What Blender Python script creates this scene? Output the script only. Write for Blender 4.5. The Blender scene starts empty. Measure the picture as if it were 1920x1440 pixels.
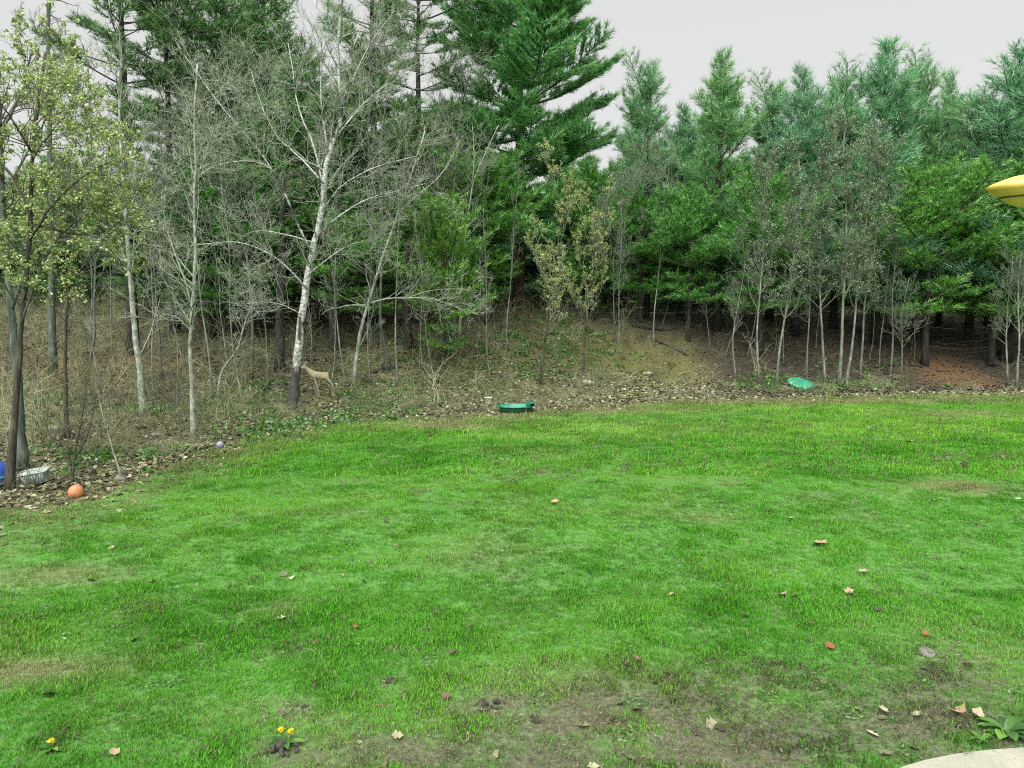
import bpy, math, random
import numpy as np
from mathutils import Vector, Matrix, Euler

rng = np.random.default_rng(11)
random.seed(11)
R = math.radians
scene = bpy.context.scene
COL = scene.collection

# ------------------------------------------------------------------ camera, sky, sun, exposure
CAM_H, PITCH, F = 2.86, R(4.73), 1450.0          # metres, tilt below level, focal length in photo pixels (1920 wide)
cam_d = bpy.data.cameras.new('camera')
cam_d.sensor_width = 36.0
cam_d.lens = 36.0 * F / 1920.0
cam_d.clip_start = 0.05
cam_d.clip_end = 3000
cam = bpy.data.objects.new('camera', cam_d)
COL.objects.link(cam)
cam.location = (0, 0, CAM_H)
cam.rotation_euler = (R(90) - PITCH, 0, 0)
scene.camera = cam

EXPOSURE = 2.75
SUN_EL, SUN_AZ = R(54), R(200)                   # azimuth clockwise from +Y: high, behind the camera
world = bpy.data.worlds.new('World')
scene.world = world
world.use_nodes = True
nt = world.node_tree
bg = nt.nodes['Background']
sky = nt.nodes.new('ShaderNodeTexSky')
sky.sky_type = 'NISHITA'
sky.sun_disc = False
sky.sun_elevation = SUN_EL
sky.sun_rotation = SUN_AZ
sky.dust_density = 4.0
hs = nt.nodes.new('ShaderNodeHueSaturation')
hs.inputs['Saturation'].default_value = 0.15
mx = nt.nodes.new('ShaderNodeMix')
mx.data_type = 'RGBA'
mx.inputs[0].default_value = 0.93                # thick even cloud over the clear sky
nt.links.new(sky.outputs[0], hs.inputs['Color'])
nt.links.new(hs.outputs[0], mx.inputs[6])
mx.inputs[7].default_value = (0.97, 0.97, 0.955, 1)
nt.links.new(mx.outputs[2], bg.inputs[0])
bg.inputs[1].default_value = 0.10

sun_d = bpy.data.lights.new('sun', 'SUN')
sun_d.energy = 1.5
sun_d.angle = R(72)
sun_d.color = (1.0, 0.97, 0.92)
sun = bpy.data.objects.new('sun', sun_d)
COL.objects.link(sun)
sv = Vector((math.sin(SUN_AZ) * math.cos(SUN_EL), math.cos(SUN_AZ) * math.cos(SUN_EL), math.sin(SUN_EL)))
sun.rotation_euler = sv.to_track_quat('Z', 'Y').to_euler()
sun.location = (0, -5, 30)

vs = scene.view_settings
vs.view_transform = 'Standard'
vs.look = 'None'
vs.exposure = EXPOSURE
vs.gamma = 1.0
vs.use_curve_mapping = False
scene.render.engine = 'CYCLES'
scene.cycles.use_denoising = False
scene.cycles.filter_width = 1.1
scene.cycles.max_bounces = 6
scene.cycles.diffuse_bounces = 3
scene.cycles.glossy_bounces = 2
scene.cycles.transmission_bounces = 3
scene.cycles.caustics_reflective = False
scene.cycles.caustics_refractive = False

# ------------------------------------------------------------------ numbers: noise, ground shape, pixel -> place
def _hash(ix, iy, seed):
    h = (ix.astype(np.int64) * 374761393 + iy.astype(np.int64) * 668265263 + seed * 974634777) & 0x7fffffff
    h = ((h ^ (h >> 13)) * 1274126177) & 0x7fffffff
    return ((h ^ (h >> 16)) & 0xffff) / 65535.0

def vnoise(x, y, seed=0):
    x = np.asarray(x, float); y = np.asarray(y, float)
    ix = np.floor(x); iy = np.floor(y)
    fx = x - ix; fy = y - iy
    fx = fx * fx * (3 - 2 * fx); fy = fy * fy * (3 - 2 * fy)
    a = _hash(ix, iy, seed); b = _hash(ix + 1, iy, seed)
    c = _hash(ix, iy + 1, seed); d = _hash(ix + 1, iy + 1, seed)
    return (a * (1 - fx) + b * fx) * (1 - fy) + (c * (1 - fx) + d * fx) * fy

def fbm(x, y, seed=0, oct=4):
    s = 0; a = 0.5; t = 0
    for o in range(oct):
        s = s + a * vnoise(np.asarray(x) * 2 ** o, np.asarray(y) * 2 ** o, seed + o * 17)
        t += a; a *= 0.5
    return s / t

def sstep(t):
    t = np.clip(t, 0, 1)
    return t * t * (3 - 2 * t)

def ray(px, py):
    u = (px - 960.0) / F; v = (py - 720.0) / F
    c, s = math.cos(PITCH), math.sin(PITCH)
    return np.array([u, c - v * s, -s - v * c])      # per unit of view depth

def flat(px, py):
    d = ray(px, py)
    t = CAM_H / -d[2]
    return d[0] * t, d[1] * t

EDGE_PX = [(0, 958), (100, 945), (200, 925), (285, 890), (380, 866), (450, 840), (540, 815), (640, 792), (735, 790),
           (820, 788), (960, 777), (1100, 768), (1300, 752), (1500, 748), (1700, 744), (1920, 741)]
_e = [flat(*p) for p in EDGE_PX]
EX = np.array([-40, -14, -9.5] + [p[0] for p in _e] + [30, 60])
EY = np.array([-20, 3, 9] + [p[1] for p in _e] + [30, 32])

def lawn_s(x, y):                                   # metres inside the lawn (negative: in the wood)
    x = np.asarray(x, float); y = np.asarray(y, float)
    ye = np.interp(x, EX, EY)
    sl = (np.interp(x + 0.3, EX, EY) - np.interp(x - 0.3, EX, EY)) / 0.6
    return (ye - y) / np.sqrt(1 + sl * sl) + (fbm(x * 0.9, y * 0.9, 5) - 0.5) * 1.1

def height(x, y):
    x = np.asarray(x, float); y = np.asarray(y, float)
    y0 = np.interp(x, [-14, -4, 4, 10, 30], [25, 26, 31, 33.2, 33])
    w = np.interp(x, [-14, -4, 4, 10, 30], [17, 15, 12, 10, 13])
    t = (y - y0) / w
    z = 3.1 * sstep(t) + np.clip(y - y0 - w, 0, 400) * 0.012 + np.clip(y - 62, 0, 150) * 0.07
    rough = np.clip(-lawn_s(x, y) / 3.0, 0, 1)
    z = z + rough * (fbm(x * 0.35, y * 0.35, 9) - 0.5) * 0.55 + rough * (fbm(x * 1.6, y * 1.6, 21, 2) - 0.5) * 0.16
    z = z + (fbm(x * 0.25, y * 0.25, 3) - 0.5) * 0.10 + (fbm(x * 2.2, y * 2.2, 33, 2) - 0.5) * 0.03
    return z

def hz(x, y):
    return float(height(x, y))

def hit(px, py):                                    # where the ray through a photo pixel meets the ground
    d = ray(px, py)
    t = np.linspace(2, 120, 6000)
    z = CAM_H + d[2] * t
    g = height(d[0] * t, d[1] * t)
    k = np.argmax(z < g)
    if k == 0:
        k = len(t) - 1
    return Vector((d[0] * t[k], d[1] * t[k], g[k]))

def at(px, py, Y):                                  # the place at distance Y in front of the house
    d = ray(px, py)
    t = Y / d[1]
    return Vector((d[0] * t, Y, CAM_H + d[2] * t))

# patches of the lawn: pixel centre, half size in pixels, amount
def patch_fields(patches):
    out = []
    for px, py, rx, ry, a in patches:
        cx, cy = flat(px, py)
        x1, y1 = flat(px, py + ry); x2, y2 = flat(px, max(py - ry, 640))
        out.append((cx, cy, rx * cy / F, max(0.15, (y2 - y1) / 2), a))
    return out

BARE = patch_fields([(1500, 1300, 430, 40, .55), (1150, 1350, 400, 60, .5), (1700, 1380, 260, 50, .5), (700, 1400, 200, 40, .45), (1100, 1410, 500, 40, .5), (1780, 1240, 160, 25, .35), (1480, 1255, 330, 20, .3), (1350, 1345, 330, 60, .75), (1600, 1400, 300, 50, .7), (1050, 1400, 230, 45, .6), (920, 1322, 60, 22, .8),
                     (565, 1330, 30, 12, .8), (530, 1412, 48, 24, 1.0), (1800, 1300, 140, 40, .6), (1000, 888, 110, 9, .6),
                     (1230, 872, 60, 6, .5), (730, 1278, 30, 10, .6), (1840, 860, 70, 8, .5), (1430, 1400, 60, 20, .6),
                     (100, 1395, 30, 12, .4), (1690, 1360, 90, 30, .7), (1190, 1330, 90, 30, .6), (700, 1420, 120, 25, .5)])
DRY = patch_fields([(120, 1075, 130, 20, .8), (60, 1255, 150, 28, .8), (1810, 912, 90, 12, .7), (530, 1140, 40, 22, .6),
                    (900, 1040, 150, 30, .35), (650, 960, 60, 9, .4), (1250, 800, 380, 18, .25), (860, 800, 80, 8, .8),
                    (1500, 752, 600, 6, .9), (1100, 770, 320, 8, .7), (1800, 775, 140, 8, .6), (1020, 850, 150, 14, .3),
                    (1330, 975, 60, 9, .5), (1150, 1270, 260, 40, .45), (1780, 1200, 200, 50, .3), (420, 1340, 200, 40, .2)])

def blob(fields, x, y):
    s = 0
    for cx, cy, rx, ry, a in fields:
        s = s + a * np.exp(-(((x - cx) / rx) ** 2 + ((y - cy) / ry) ** 2))
    return s

def bare(x, y):
    n = fbm(x * 2.3, y * 2.3, 41)
    m = fbm(x * 6.0, y * 6.0, 43, 3)
    return np.clip(np.minimum(blob(BARE, x, y), 1.1) * (0.02 + 1.0 * n + 1.3 * (m - .3)) + np.clip((n - 0.62) * 3, 0, 1) * 0.6, 0, 1)

def dry(x, y):
    n = fbm(x * 0.8, y * 0.8, 61)
    return np.clip(blob(DRY, x, y) * (0.5 + n) + np.clip((n - 0.58) * 1.0, 0, 1) + bare(x, y) * 0.25, 0, 1)

RUST = patch_fields([(150, 690, 120, 30, 1), (330, 680, 40, 40, .7), (1790, 715, 60, 28, 1.2), (1890, 735, 60, 8, .8)])
RUST = [(float(hit(150, 690).x), float(hit(150, 690).y), 2.6, 2.2, 1.0), (float(hit(1790, 712).x), float(hit(1790, 712).y), 1.3, 2.2, 1.4),
        (float(hit(1785, 690).x), float(hit(1785, 690).y), 1.0, 1.6, 1.0), (float(hit(330, 680).x), float(hit(330, 680).y), 1.0, 1.5, .7)]

_m = hit(1215, 655); _m2 = hit(1060, 640); _m3 = hit(1340, 690)
MOSS = [(_m.x, _m.y, 3.4, 2.6, 1.6), (_m2.x, _m2.y, 3.0, 2.4, .7), (_m3.x, _m3.y, 1.6, 1.5, .8)]

# ------------------------------------------------------------------ object helpers
def tag(o, label=None, cat=None, group=None, kind=None):
    if label: o['label'] = label
    if cat: o['category'] = cat
    if group: o['group'] = group
    if kind: o['kind'] = kind
    return o

def empty(name, loc, rz=0.0):
    o = bpy.data.objects.new(name, None)
    o.empty_display_size = 0.2
    COL.objects.link(o)
    o.location = loc
    o.rotation_euler = (0, 0, rz)
    return o

class Geo:
    """Collects vertices, faces of three or four corners and one random value per vertex."""
    def __init__(self):
        self.v = []; self.f3 = []; self.f4 = []; self.t = []; self.n = 0
    def add(self, v, f3=None, f4=None, t=None):
        v = np.asarray(v, np.float32).reshape(-1, 3)
        if f3 is not None and len(f3): self.f3.append(np.asarray(f3, np.int64).reshape(-1, 3) + self.n)
        if f4 is not None and len(f4): self.f4.append(np.asarray(f4, np.int64).reshape(-1, 4) + self.n)
        self.v.append(v)
        self.t.append(np.full(len(v), 0.5, np.float32) if t is None else np.broadcast_to(np.asarray(t, np.float32), (len(v),)))
        self.n += len(v)
        return self
    def mesh(self, name, mat=None, smooth=False):
        me = bpy.data.meshes.new(name)
        v = np.concatenate(self.v) if self.v else np.zeros((0, 3), np.float32)
        f3 = np.concatenate(self.f3) if self.f3 else np.zeros((0, 3), np.int64)
        f4 = np.concatenate(self.f4) if self.f4 else np.zeros((0, 4), np.int64)
        loops = np.concatenate([f3.ravel(), f4.ravel()]).astype(np.int32)
        nf = len(f3) + len(f4)
        me.vertices.add(len(v)); me.vertices.foreach_set('co', v.ravel())
        me.loops.add(len(loops)); me.loops.foreach_set('vertex_index', loops)
        me.polygons.add(nf)
        starts = np.concatenate([np.arange(len(f3)) * 3, len(f3) * 3 + np.arange(len(f4)) * 4]).astype(np.int32)
        me.polygons.foreach_set('loop_start', starts)
        if smooth:
            me.polygons.foreach_set('use_smooth', np.ones(nf, bool))
        a = me.attributes.new('tint', 'FLOAT', 'POINT')
        a.data.foreach_set('value', np.concatenate(self.t).astype(np.float32) if self.t else np.zeros(0, np.float32))
        me.update(calc_edges=True)
        if mat: me.materials.append(mat)
        return me
    def build(self, name, mat, parent=None, smooth=False):
        o = bpy.data.objects.new(name, self.mesh(name, mat, smooth))
        COL.objects.link(o)
        if parent: o.parent = parent
        return o

def unit(a):
    return a / np.maximum(np.linalg.norm(a, axis=-1, keepdims=True), 1e-9)

def tubes(geo, polys, sides, close=False):
    """polys: list of (points (m,3), radii (m,)) turned into tapered tubes, in batches of equal length."""
    groups = {}
    for P, r in polys:
        groups.setdefault(len(P), []).append((P, r))
    for m, lst in groups.items():
        P = np.array([p for p, _ in lst], float); Rr = np.array([r for _, r in lst], float)
        N = len(P)
        T = np.empty_like(P)
        T[:, 1:-1] = P[:, 2:] - P[:, :-2]; T[:, 0] = P[:, 1] - P[:, 0]; T[:, -1] = P[:, -1] - P[:, -2]
        T = unit(T)
        avg = unit(T.mean(axis=1))
        ref = np.where(np.abs(avg[:, 2:3]) < 0.8, np.array([[0, 0, 1.0]]), np.array([[1.0, 0, 0]]))
        U = ref[:, None, :] - (T * ref[:, None, :]).sum(-1, keepdims=True) * T
        U = unit(U); V = np.cross(T, U)
        ang = np.arange(sides) * 2 * math.pi / sides
        ring = U[:, :, None, :] * np.cos(ang)[None, None, :, None] + V[:, :, None, :] * np.sin(ang)[None, None, :, None]
        verts = P[:, :, None, :] + ring * Rr[:, :, None, None]
        idx = np.arange(N * m * sides).reshape(N, m, sides)
        a = idx[:, :-1, :]; b = idx[:, 1:, :]
        f4 = np.stack([a, np.roll(a, -1, 2), np.roll(b, -1, 2), b], -1).reshape(-1, 4)
        t = np.repeat(rng.random(N), m * sides)
        f3 = None
        if close:
            ends = []
            for k in range(1, sides - 1):
                ends.append(np.stack([idx[:, -1, 0], idx[:, -1, k], idx[:, -1, k + 1]], -1))
                ends.append(np.stack([idx[:, 0, 0], idx[:, 0, k + 1], idx[:, 0, k]], -1))
            f3 = np.concatenate(ends)
        geo.add(verts, f3=f3, f4=f4, t=t)
    return geo

def tufts(geo, pos, dirs, n, length, width, spread=0.8):
    """Sprays of n narrow needles at each place."""
    pos = np.asarray(pos, float); dirs = unit(np.asarray(dirs, float))
    N = len(pos)
    if not N: return geo
    d = unit(dirs[:, None, :] + rng.normal(0, spread * 0.6, (N, n, 3)))
    L = length * rng.uniform(0.6, 1.15, (N, n, 1))
    side = unit(np.cross(d, rng.normal(0, 1, (N, n, 3))))
    b = pos[:, None, :] + rng.normal(0, length * 0.12, (N, n, 3))
    w = width * rng.uniform(0.7, 1.2, (N, n, 1))
    v = np.stack([b - side * w / 2, b + side * w / 2, b + d * L], 2)
    f3 = np.arange(N * n * 3).reshape(-1, 3)
    t = np.repeat(rng.random(N) * 0.75 + 0.0, n * 3) + np.repeat(rng.random(N * n), 3) * 0.25
    geo.add(v, f3=f3, t=t)
    return geo

def leaves(geo, pos, size, flat_bias=0.4):
    """One small pointed four-cornered leaf at each place."""
    pos = np.asarray(pos, float); N = len(pos)
    a = unit(rng.normal(0, 1, (N, 3)) * np.array([1, 1, 0.7]))
    nn = unit(rng.normal(0, 1, (N, 3)) + np.array([0, 0, flat_bias * 3]))
    b = unit(np.cross(nn, a))
    s = size * rng.uniform(0.4, 1.45, (N, 1))
    v = np.stack([pos, pos + a * s * 0.5 + b * s * 0.3, pos + a * s, pos + a * s * 0.5 - b * s * 0.3], 1)
    f4 = np.arange(N * 4).reshape(-1, 4)
    geo.add(v, f4=f4, t=np.repeat(rng.random(N), 4))
    return geo

# ------------------------------------------------------------------ materials
def newmat(name):
    m = bpy.data.materials.new(name)
    m.use_nodes = True
    return m, m.node_tree, m.node_tree.nodes, m.node_tree.links

def mixc(nt, fac, a, b, blend='MIX'):
    n = nt.nodes.new('ShaderNodeMix'); n.data_type = 'RGBA'; n.blend_type = blend
    for s, val in ((0, fac), (6, a), (7, b)):
        if isinstance(val, bpy.types.NodeSocket): nt.links.new(val, n.inputs[s])
        elif s == 0: n.inputs[0].default_value = val
        else: n.inputs[s].default_value = (*val, 1)
    return n.outputs[2]

def noise(nt, scale, detail=4, rough=0.6, vec=None, stretch=None):
    n = nt.nodes.new('ShaderNodeTexNoise')
    n.inputs['Scale'].default_value = scale; n.inputs['Detail'].default_value = detail; n.inputs['Roughness'].default_value = rough
    if vec is None:
        g = nt.nodes.new('ShaderNodeTexCoord'); vec = g.outputs['Object']
    if stretch:
        mp = nt.nodes.new('ShaderNodeMapping'); mp.inputs['Scale'].default_value = stretch
        nt.links.new(vec, mp.inputs[0]); vec = mp.outputs[0]
    nt.links.new(vec, n.inputs['Vector'])
    return n.outputs['Fac']

def ramp(nt, fac, stops):
    n = nt.nodes.new('ShaderNodeValToRGB')
    e = n.color_ramp.elements
    while len(e) < len(stops): e.new(0.5)
    for k, (p, c) in enumerate(stops):
        e[k].position = p; e[k].color = (*c, 1)
    nt.links.new(fac, n.inputs[0])
    return n.outputs[0]

def remap(nt, fac, a, b):
    n = nt.nodes.new('ShaderNodeMapRange')
    nt.links.new(fac, n.inputs[0]); n.inputs[1].default_value = a; n.inputs[2].default_value = b
    return n.outputs[0]

def attr(nt, name, kind='GEOMETRY'):
    n = nt.nodes.new('ShaderNodeAttribute'); n.attribute_type = kind; n.attribute_name = name
    return n.outputs['Fac']

def leafy(nt, col, trans=0.3, gloss=0.04):
    N = nt.nodes; L = nt.links
    N.clear()
    out = N.new('ShaderNodeOutputMaterial')
    return out

def foliage(name, stops, trans=0.35, use_obj_color=True, inst=None, gloss=0.05):
    m, nt, N, L = newmat(name)
    N.clear()
    out = N.new('ShaderNodeOutputMaterial')
    fac = attr(nt, inst, 'INSTANCER') if inst else attr(nt, 'tint')
    c = ramp(nt, fac, stops)
    if use_obj_color:
        oi = N.new('ShaderNodeObjectInfo')
        c = mixc(nt, 1.0, c, oi.outputs['Color'], 'MULTIPLY')
    d = N.new('ShaderNodeBsdfDiffuse'); t = N.new('ShaderNodeBsdfTranslucent'); s = N.new('ShaderNodeMixShader')
    L.new(c, d.inputs[0]); L.new(c, t.inputs[0]); s.inputs[0].default_value = trans
    L.new(d.outputs[0], s.inputs[1]); L.new(t.outputs[0], s.inputs[2])
    g = N.new('ShaderNodeBsdfGlossy'); g.inputs['Roughness'].default_value = 0.45; g.inputs[0].default_value = (1, 1, 1, 1)
    s2 = N.new('ShaderNodeMixShader'); s2.inputs[0].default_value = gloss
    L.new(s.outputs[0], s2.inputs[1]); L.new(g.outputs[0], s2.inputs[2])
    L.new(s2.outputs[0], out.inputs[0])
    return m

def bark(name, stops, scale=6, stretch=(1, 1, 0.25), bump=0.5, tint=0.0):
    m, nt, N, L = newmat(name)
    b = N['Principled BSDF']; b.inputs['Roughness'].default_value = 0.9
    f = noise(nt, scale, 5, 0.7, stretch=stretch)
    c = ramp(nt, f, stops)
    if tint:
        t = attr(nt, 'tint')
        c = mixc(nt, remap(nt, t, -1, 1 / max(tint, .01)), c, (0.02, 0.02, 0.015))
    L.new(c, b.inputs['Base Color'])
    bp = N.new('ShaderNodeBump'); bp.inputs['Strength'].default_value = bump; bp.inputs['Distance'].default_value = 0.03
    L.new(f, bp.inputs['Height']); L.new(bp.outputs[0], b.inputs['Normal'])
    return m

def plain(name, col, rough=0.5, vary=0.15, scale=8, metal=0.0):
    m, nt, N, L = newmat(name)
    b = N['Principled BSDF']; b.inputs['Roughness'].default_value = rough; b.inputs['Metallic'].default_value = metal
    f = noise(nt, scale, 4, 0.65)
    dark = tuple(max(0, c * (1 - vary * 2)) for c in col)
    L.new(ramp(nt, f, [(0.3, dark), (0.6, col)]), b.inputs['Base Color'])
    return m

def M_ground():
    m, nt, N, L = newmat('lawn_soil')
    b = N['Principled BSDF']; b.inputs['Roughness'].default_value = 0.95
    g = N.new('ShaderNodeNewGeometry').outputs['Position']
    fine = noise(nt, 22, 6, 0.75, vec=g)
    mid = noise(nt, 3.0, 5, 0.65, vec=g)
    thatch = ramp(nt, fine, [(0.32, (0.022, 0.065, 0.012)), (0.5, (0.05, 0.17, 0.02)), (0.68, (0.11, 0.24, 0.045))])
    soil = ramp(nt, fine, [(0.3, (0.022, 0.027, 0.013)), (0.5, (0.075, 0.083, 0.044)), (0.7, (0.16, 0.165, 0.10))])
    straw = ramp(nt, fine, [(0.3, (0.06, 0.07, 0.02)), (0.6, (0.15, 0.15, 0.07))])
    c = mixc(nt, attr(nt, 'dry'), thatch, straw)
    c = mixc(nt, remap(nt, attr(nt, 'bare'), 0.2, 0.85), c, soil)
    L.new(c, b.inputs['Base Color'])
    bp = N.new('ShaderNodeBump'); bp.inputs['Strength'].default_value = 0.8; bp.inputs['Distance'].default_value = 0.03
    L.new(fine, bp.inputs['Height']); L.new(bp.outputs[0], b.inputs['Normal'])
    return m

def M_floor():
    m, nt, N, L = newmat('leaf_mould')
    b = N['Principled BSDF']; b.inputs['Roughness'].default_value = 0.95
    g = N.new('ShaderNodeNewGeometry').outputs['Position']
    fine = noise(nt, 14, 6, 0.8, vec=g)
    big = noise(nt, 0.7, 4, 0.6, vec=g)
    brown = ramp(nt, fine, [(0.3, (0.016, 0.016, 0.009)), (0.5, (0.062, 0.060, 0.034)), (0.7, (0.15, 0.145, 0.085))])
    moss = ramp(nt, fine, [(0.3, (0.022, 0.028, 0.008)), (0.55, (0.08, 0.092, 0.022)), (0.72, (0.15, 0.155, 0.05))])
    c = mixc(nt, remap(nt, big, 0.36, 0.58), brown, moss)
    olive = ramp(nt, fine, [(0.3, (0.022, 0.024, 0.005)), (0.52, (0.085, 0.086, 0.017)), (0.72, (0.17, 0.16, 0.045))])
    c = mixc(nt, attr(nt, 'mossy'), c, olive)
    rust = ramp(nt, fine, [(0.3, (0.03, 0.016, 0.007)), (0.6, (0.115, 0.066, 0.026))])
    duff_shade = ramp(nt, fine, [(0.3, (0.008, 0.006, 0.003)), (0.5, (0.028, 0.021, 0.012)), (0.72, (0.075, 0.06, 0.035))])  # needle-mould brown with the canopy's shade put into the colour
    c = mixc(nt, attr(nt, 'duff_shade'), c, duff_shade)
    c = mixc(nt, attr(nt, 'dry'), c, rust)
    L.new(c, b.inputs['Base Color'])
    bp = N.new('ShaderNodeBump'); bp.inputs['Strength'].default_value = 1.0; bp.inputs['Distance'].default_value = 0.06
    L.new(fine, bp.inputs['Height']); L.new(bp.outputs[0], b.inputs['Normal'])
    return m

MG, MF = M_ground(), M_floor()
M_needle_dark = foliage('needles_dark', [(0, (0.026, 0.09, 0.026)), (0.5, (0.08, 0.21, 0.056)), (1, (0.19, 0.35, 0.10))])
M_needle_hero = foliage('needles_green', [(0, (0.028, 0.12, 0.034)), (0.5, (0.085, 0.29, 0.072)), (1, (0.21, 0.45, 0.12))])
M_needle_blue = foliage('needles_blue_green', [(0, (0.045, 0.155, 0.062)), (0.5, (0.125, 0.32, 0.13)), (1, (0.27, 0.48, 0.22))])
M_needle_lime = foliage('needles_bright', [(0, (0.028, 0.11, 0.014)), (0.5, (0.085, 0.27, 0.034)), (1, (0.20, 0.42, 0.07))])
M_leaf_yellow = foliage('young_leaves_yellow_green', [(0, (0.09, 0.15, 0.03)), (0.5, (0.25, 0.36, 0.10)), (1, (0.48, 0.58, 0.25))], trans=0.4)
M_leaf_pale = foliage('young_leaves_pale', [(0, (0.12, 0.16, 0.035)), (0.5, (0.27, 0.34, 0.10)), (1, (0.46, 0.52, 0.22))], trans=0.4)
M_leaf_rust = foliage('dead_leaves_rust', [(0, (0.06, 0.03, 0.015)), (1, (0.18, 0.08, 0.035))])
M_bud = foliage('grey_buds', [(0, (0.05, 0.085, 0.038)), (0.5, (0.13, 0.205, 0.10)), (1, (0.27, 0.37, 0.21))])
M_weed = foliage('weed_leaves', [(0, (0.02, 0.07, 0.012)), (0.5, (0.05, 0.15, 0.02)), (1, (0.12, 0.26, 0.035))])
M_grass = None
M_bark_dark = bark('bark_dark', [(0.3, (0.004, 0.004, 0.003)), (0.5, (0.015, 0.014, 0.011)), (0.7, (0.04, 0.037, 0.029))], 9)
M_bark_red = bark('bark_pine', [(0.3, (0.012, 0.007, 0.005)), (0.5, (0.06, 0.032, 0.022)), (0.7, (0.13, 0.085, 0.065))], 7)
M_bark_brown = bark('bark_brown', [(0.3, (0.008, 0.007, 0.005)), (0.5, (0.034, 0.030, 0.020)), (0.7, (0.10, 0.092, 0.066))], 13, (1, 1, .18), .9)
M_bark_grey = bark('bark_grey', [(0.3, (0.03, 0.037, 0.028)), (0.5, (0.10, 0.118, 0.09)), (0.7, (0.23, 0.255, 0.205))], 9)
M_bark_pale = bark('bark_pale', [(0.32, (0.05, 0.06, 0.045)), (0.5, (0.20, 0.23, 0.18)), (0.7, (0.38, 0.42, 0.35))], 11, (1, 1, .5), .5)
M_bark_greygreen = bark('bark_grey_green', [(0.3, (0.012, 0.02, 0.014)), (0.5, (0.05, 0.07, 0.052)), (0.7, (0.13, 0.16, 0.125))], 14, (1, 1, .12), 1.0)
M_twig_pale = bark('twig_pale', [(0.3, (0.07, 0.09, 0.062)), (0.6, (0.25, 0.295, 0.215))], 5, (1, 1, 1), 0.1)
M_twig_grey = bark('twig_grey', [(0.3, (0.04, 0.056, 0.034)), (0.6, (0.14, 0.175, 0.115))], 5, (1, 1, 1), 0.1)
M_twig_brown = bark('twig_brown', [(0.3, (0.03, 0.027, 0.018)), (0.6, (0.09, 0.082, 0.055))], 5, (1, 1, 1), 0.1)

def M_birch():
    m, nt, N, L = newmat('bark_white_birch')
    b = N['Principled BSDF']; b.inputs['Roughness'].default_value = 0.75
    g = N.new('ShaderNodeTexCoord').outputs['Object']
    f = noise(nt, 4.5, 5, 0.7, vec=g, stretch=(1, 1, 0.8))
    st = noise(nt, 10, 3, 0.6, vec=g, stretch=(1, 1, 5))
    white = ramp(nt, st, [(0.36, (0.03, 0.032, 0.028)), (0.46, (0.24, 0.265, 0.23)), (0.64, (0.50, 0.53, 0.48))])
    darkb = ramp(nt, f, [(0.3, (0.008, 0.009, 0.008)), (0.55, (0.03, 0.033, 0.03)), (0.72, (0.10, 0.12, 0.10))])
    sep = N.new('ShaderNodeSeparateXYZ'); L.new(g, sep.inputs[0])
    ad = N.new('ShaderNodeMath'); ad.operation = 'MULTIPLY_ADD'
    L.new(f, ad.inputs[0]); ad.inputs[1].default_value = 2.4; L.new(sep.outputs[2], ad.inputs[2])
    k = remap(nt, ad.outputs[0], 2.5, 3.1)              # old rough bark at the foot of the stem
    c = mixc(nt, k, darkb, white)
    pat = noise(nt, 1.3, 3, 0.6, vec=g, stretch=(1.5, 1.5, 0.7))
    c = mixc(nt, remap(nt, pat, 0.55, 0.61), c, darkb)
    L.new(c, b.inputs['Base Color'])
    bp = N.new('ShaderNodeBump'); bp.inputs['Strength'].default_value = 0.6; bp.inputs['Distance'].default_value = 0.02
    L.new(f, bp.inputs['Height']); L.new(bp.outputs[0], b.inputs['Normal'])
    return m
M_birch = M_birch()

# ------------------------------------------------------------------ ground: lawn and woodland floor, one continuous sheet cut along the edge of the mowing
def axis(a, b, step, lo, hi):
    core = list(np.arange(a, b + 1e-6, step))
    s = step; v = core[-1]; up = []
    while v < hi:
        s *= 1.35; v += s; up.append(min(v, hi))
    s = step; v = core[0]; dn = []
    while v > lo:
        s *= 1.35; v -= s; dn.append(max(v, lo))
    return np.array(dn[::-1] + core + up)

gx = axis(-26, 30, 0.28, -500, 500)
gy = axis(2.0, 50, 0.28, -60, 900)
X, Y = np.meshgrid(gx, gy)
Z = height(X, Y)
V = np.stack([X, Y, Z], -1).reshape(-1, 3)
nx, ny = len(gx), len(gy)
I = np.arange(nx * ny).reshape(ny, nx)
Q = np.stack([I[:-1, :-1], I[:-1, 1:], I[1:, 1:], I[1:, :-1]], -1).reshape(-1, 4)
cen = V[Q].mean(1)
inl = lawn_s(cen[:, 0], cen[:, 1]) > 0

def sheet(name, faces, mat, fields):
    used, inv = np.unique(faces, return_inverse=True)
    g = Geo(); g.add(V[used], f4=inv.reshape(-1, 4))
    o = g.build(name, mat, smooth=True)
    for k, fn in fields.items():
        a = o.data.attributes.new(k, 'FLOAT', 'POINT')
        a.data.foreach_set('value', fn(V[used, 0], V[used, 1]).astype(np.float32))
    return tag(o, kind='structure')

def duff_shade(x, y):                                     # brown needle mould of the upper bank; under the right-hand trees also their painted shade
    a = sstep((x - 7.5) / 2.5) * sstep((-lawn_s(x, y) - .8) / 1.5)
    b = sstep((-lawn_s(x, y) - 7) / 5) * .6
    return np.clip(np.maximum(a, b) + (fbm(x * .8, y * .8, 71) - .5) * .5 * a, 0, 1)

lawn = sheet('lawn', Q[inl], MG, {'bare': bare, 'dry': dry})
floor = sheet('woodland_floor', Q[~inl], MF, {'dry': lambda x, y: np.clip(blob(RUST, x, y), 0, 1), 'duff_shade': duff_shade, 'mossy': lambda x, y: np.clip(blob(MOSS, x, y) * (.3 + 1.4 * fbm(x, y, 88)), 0, 1)})

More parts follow.
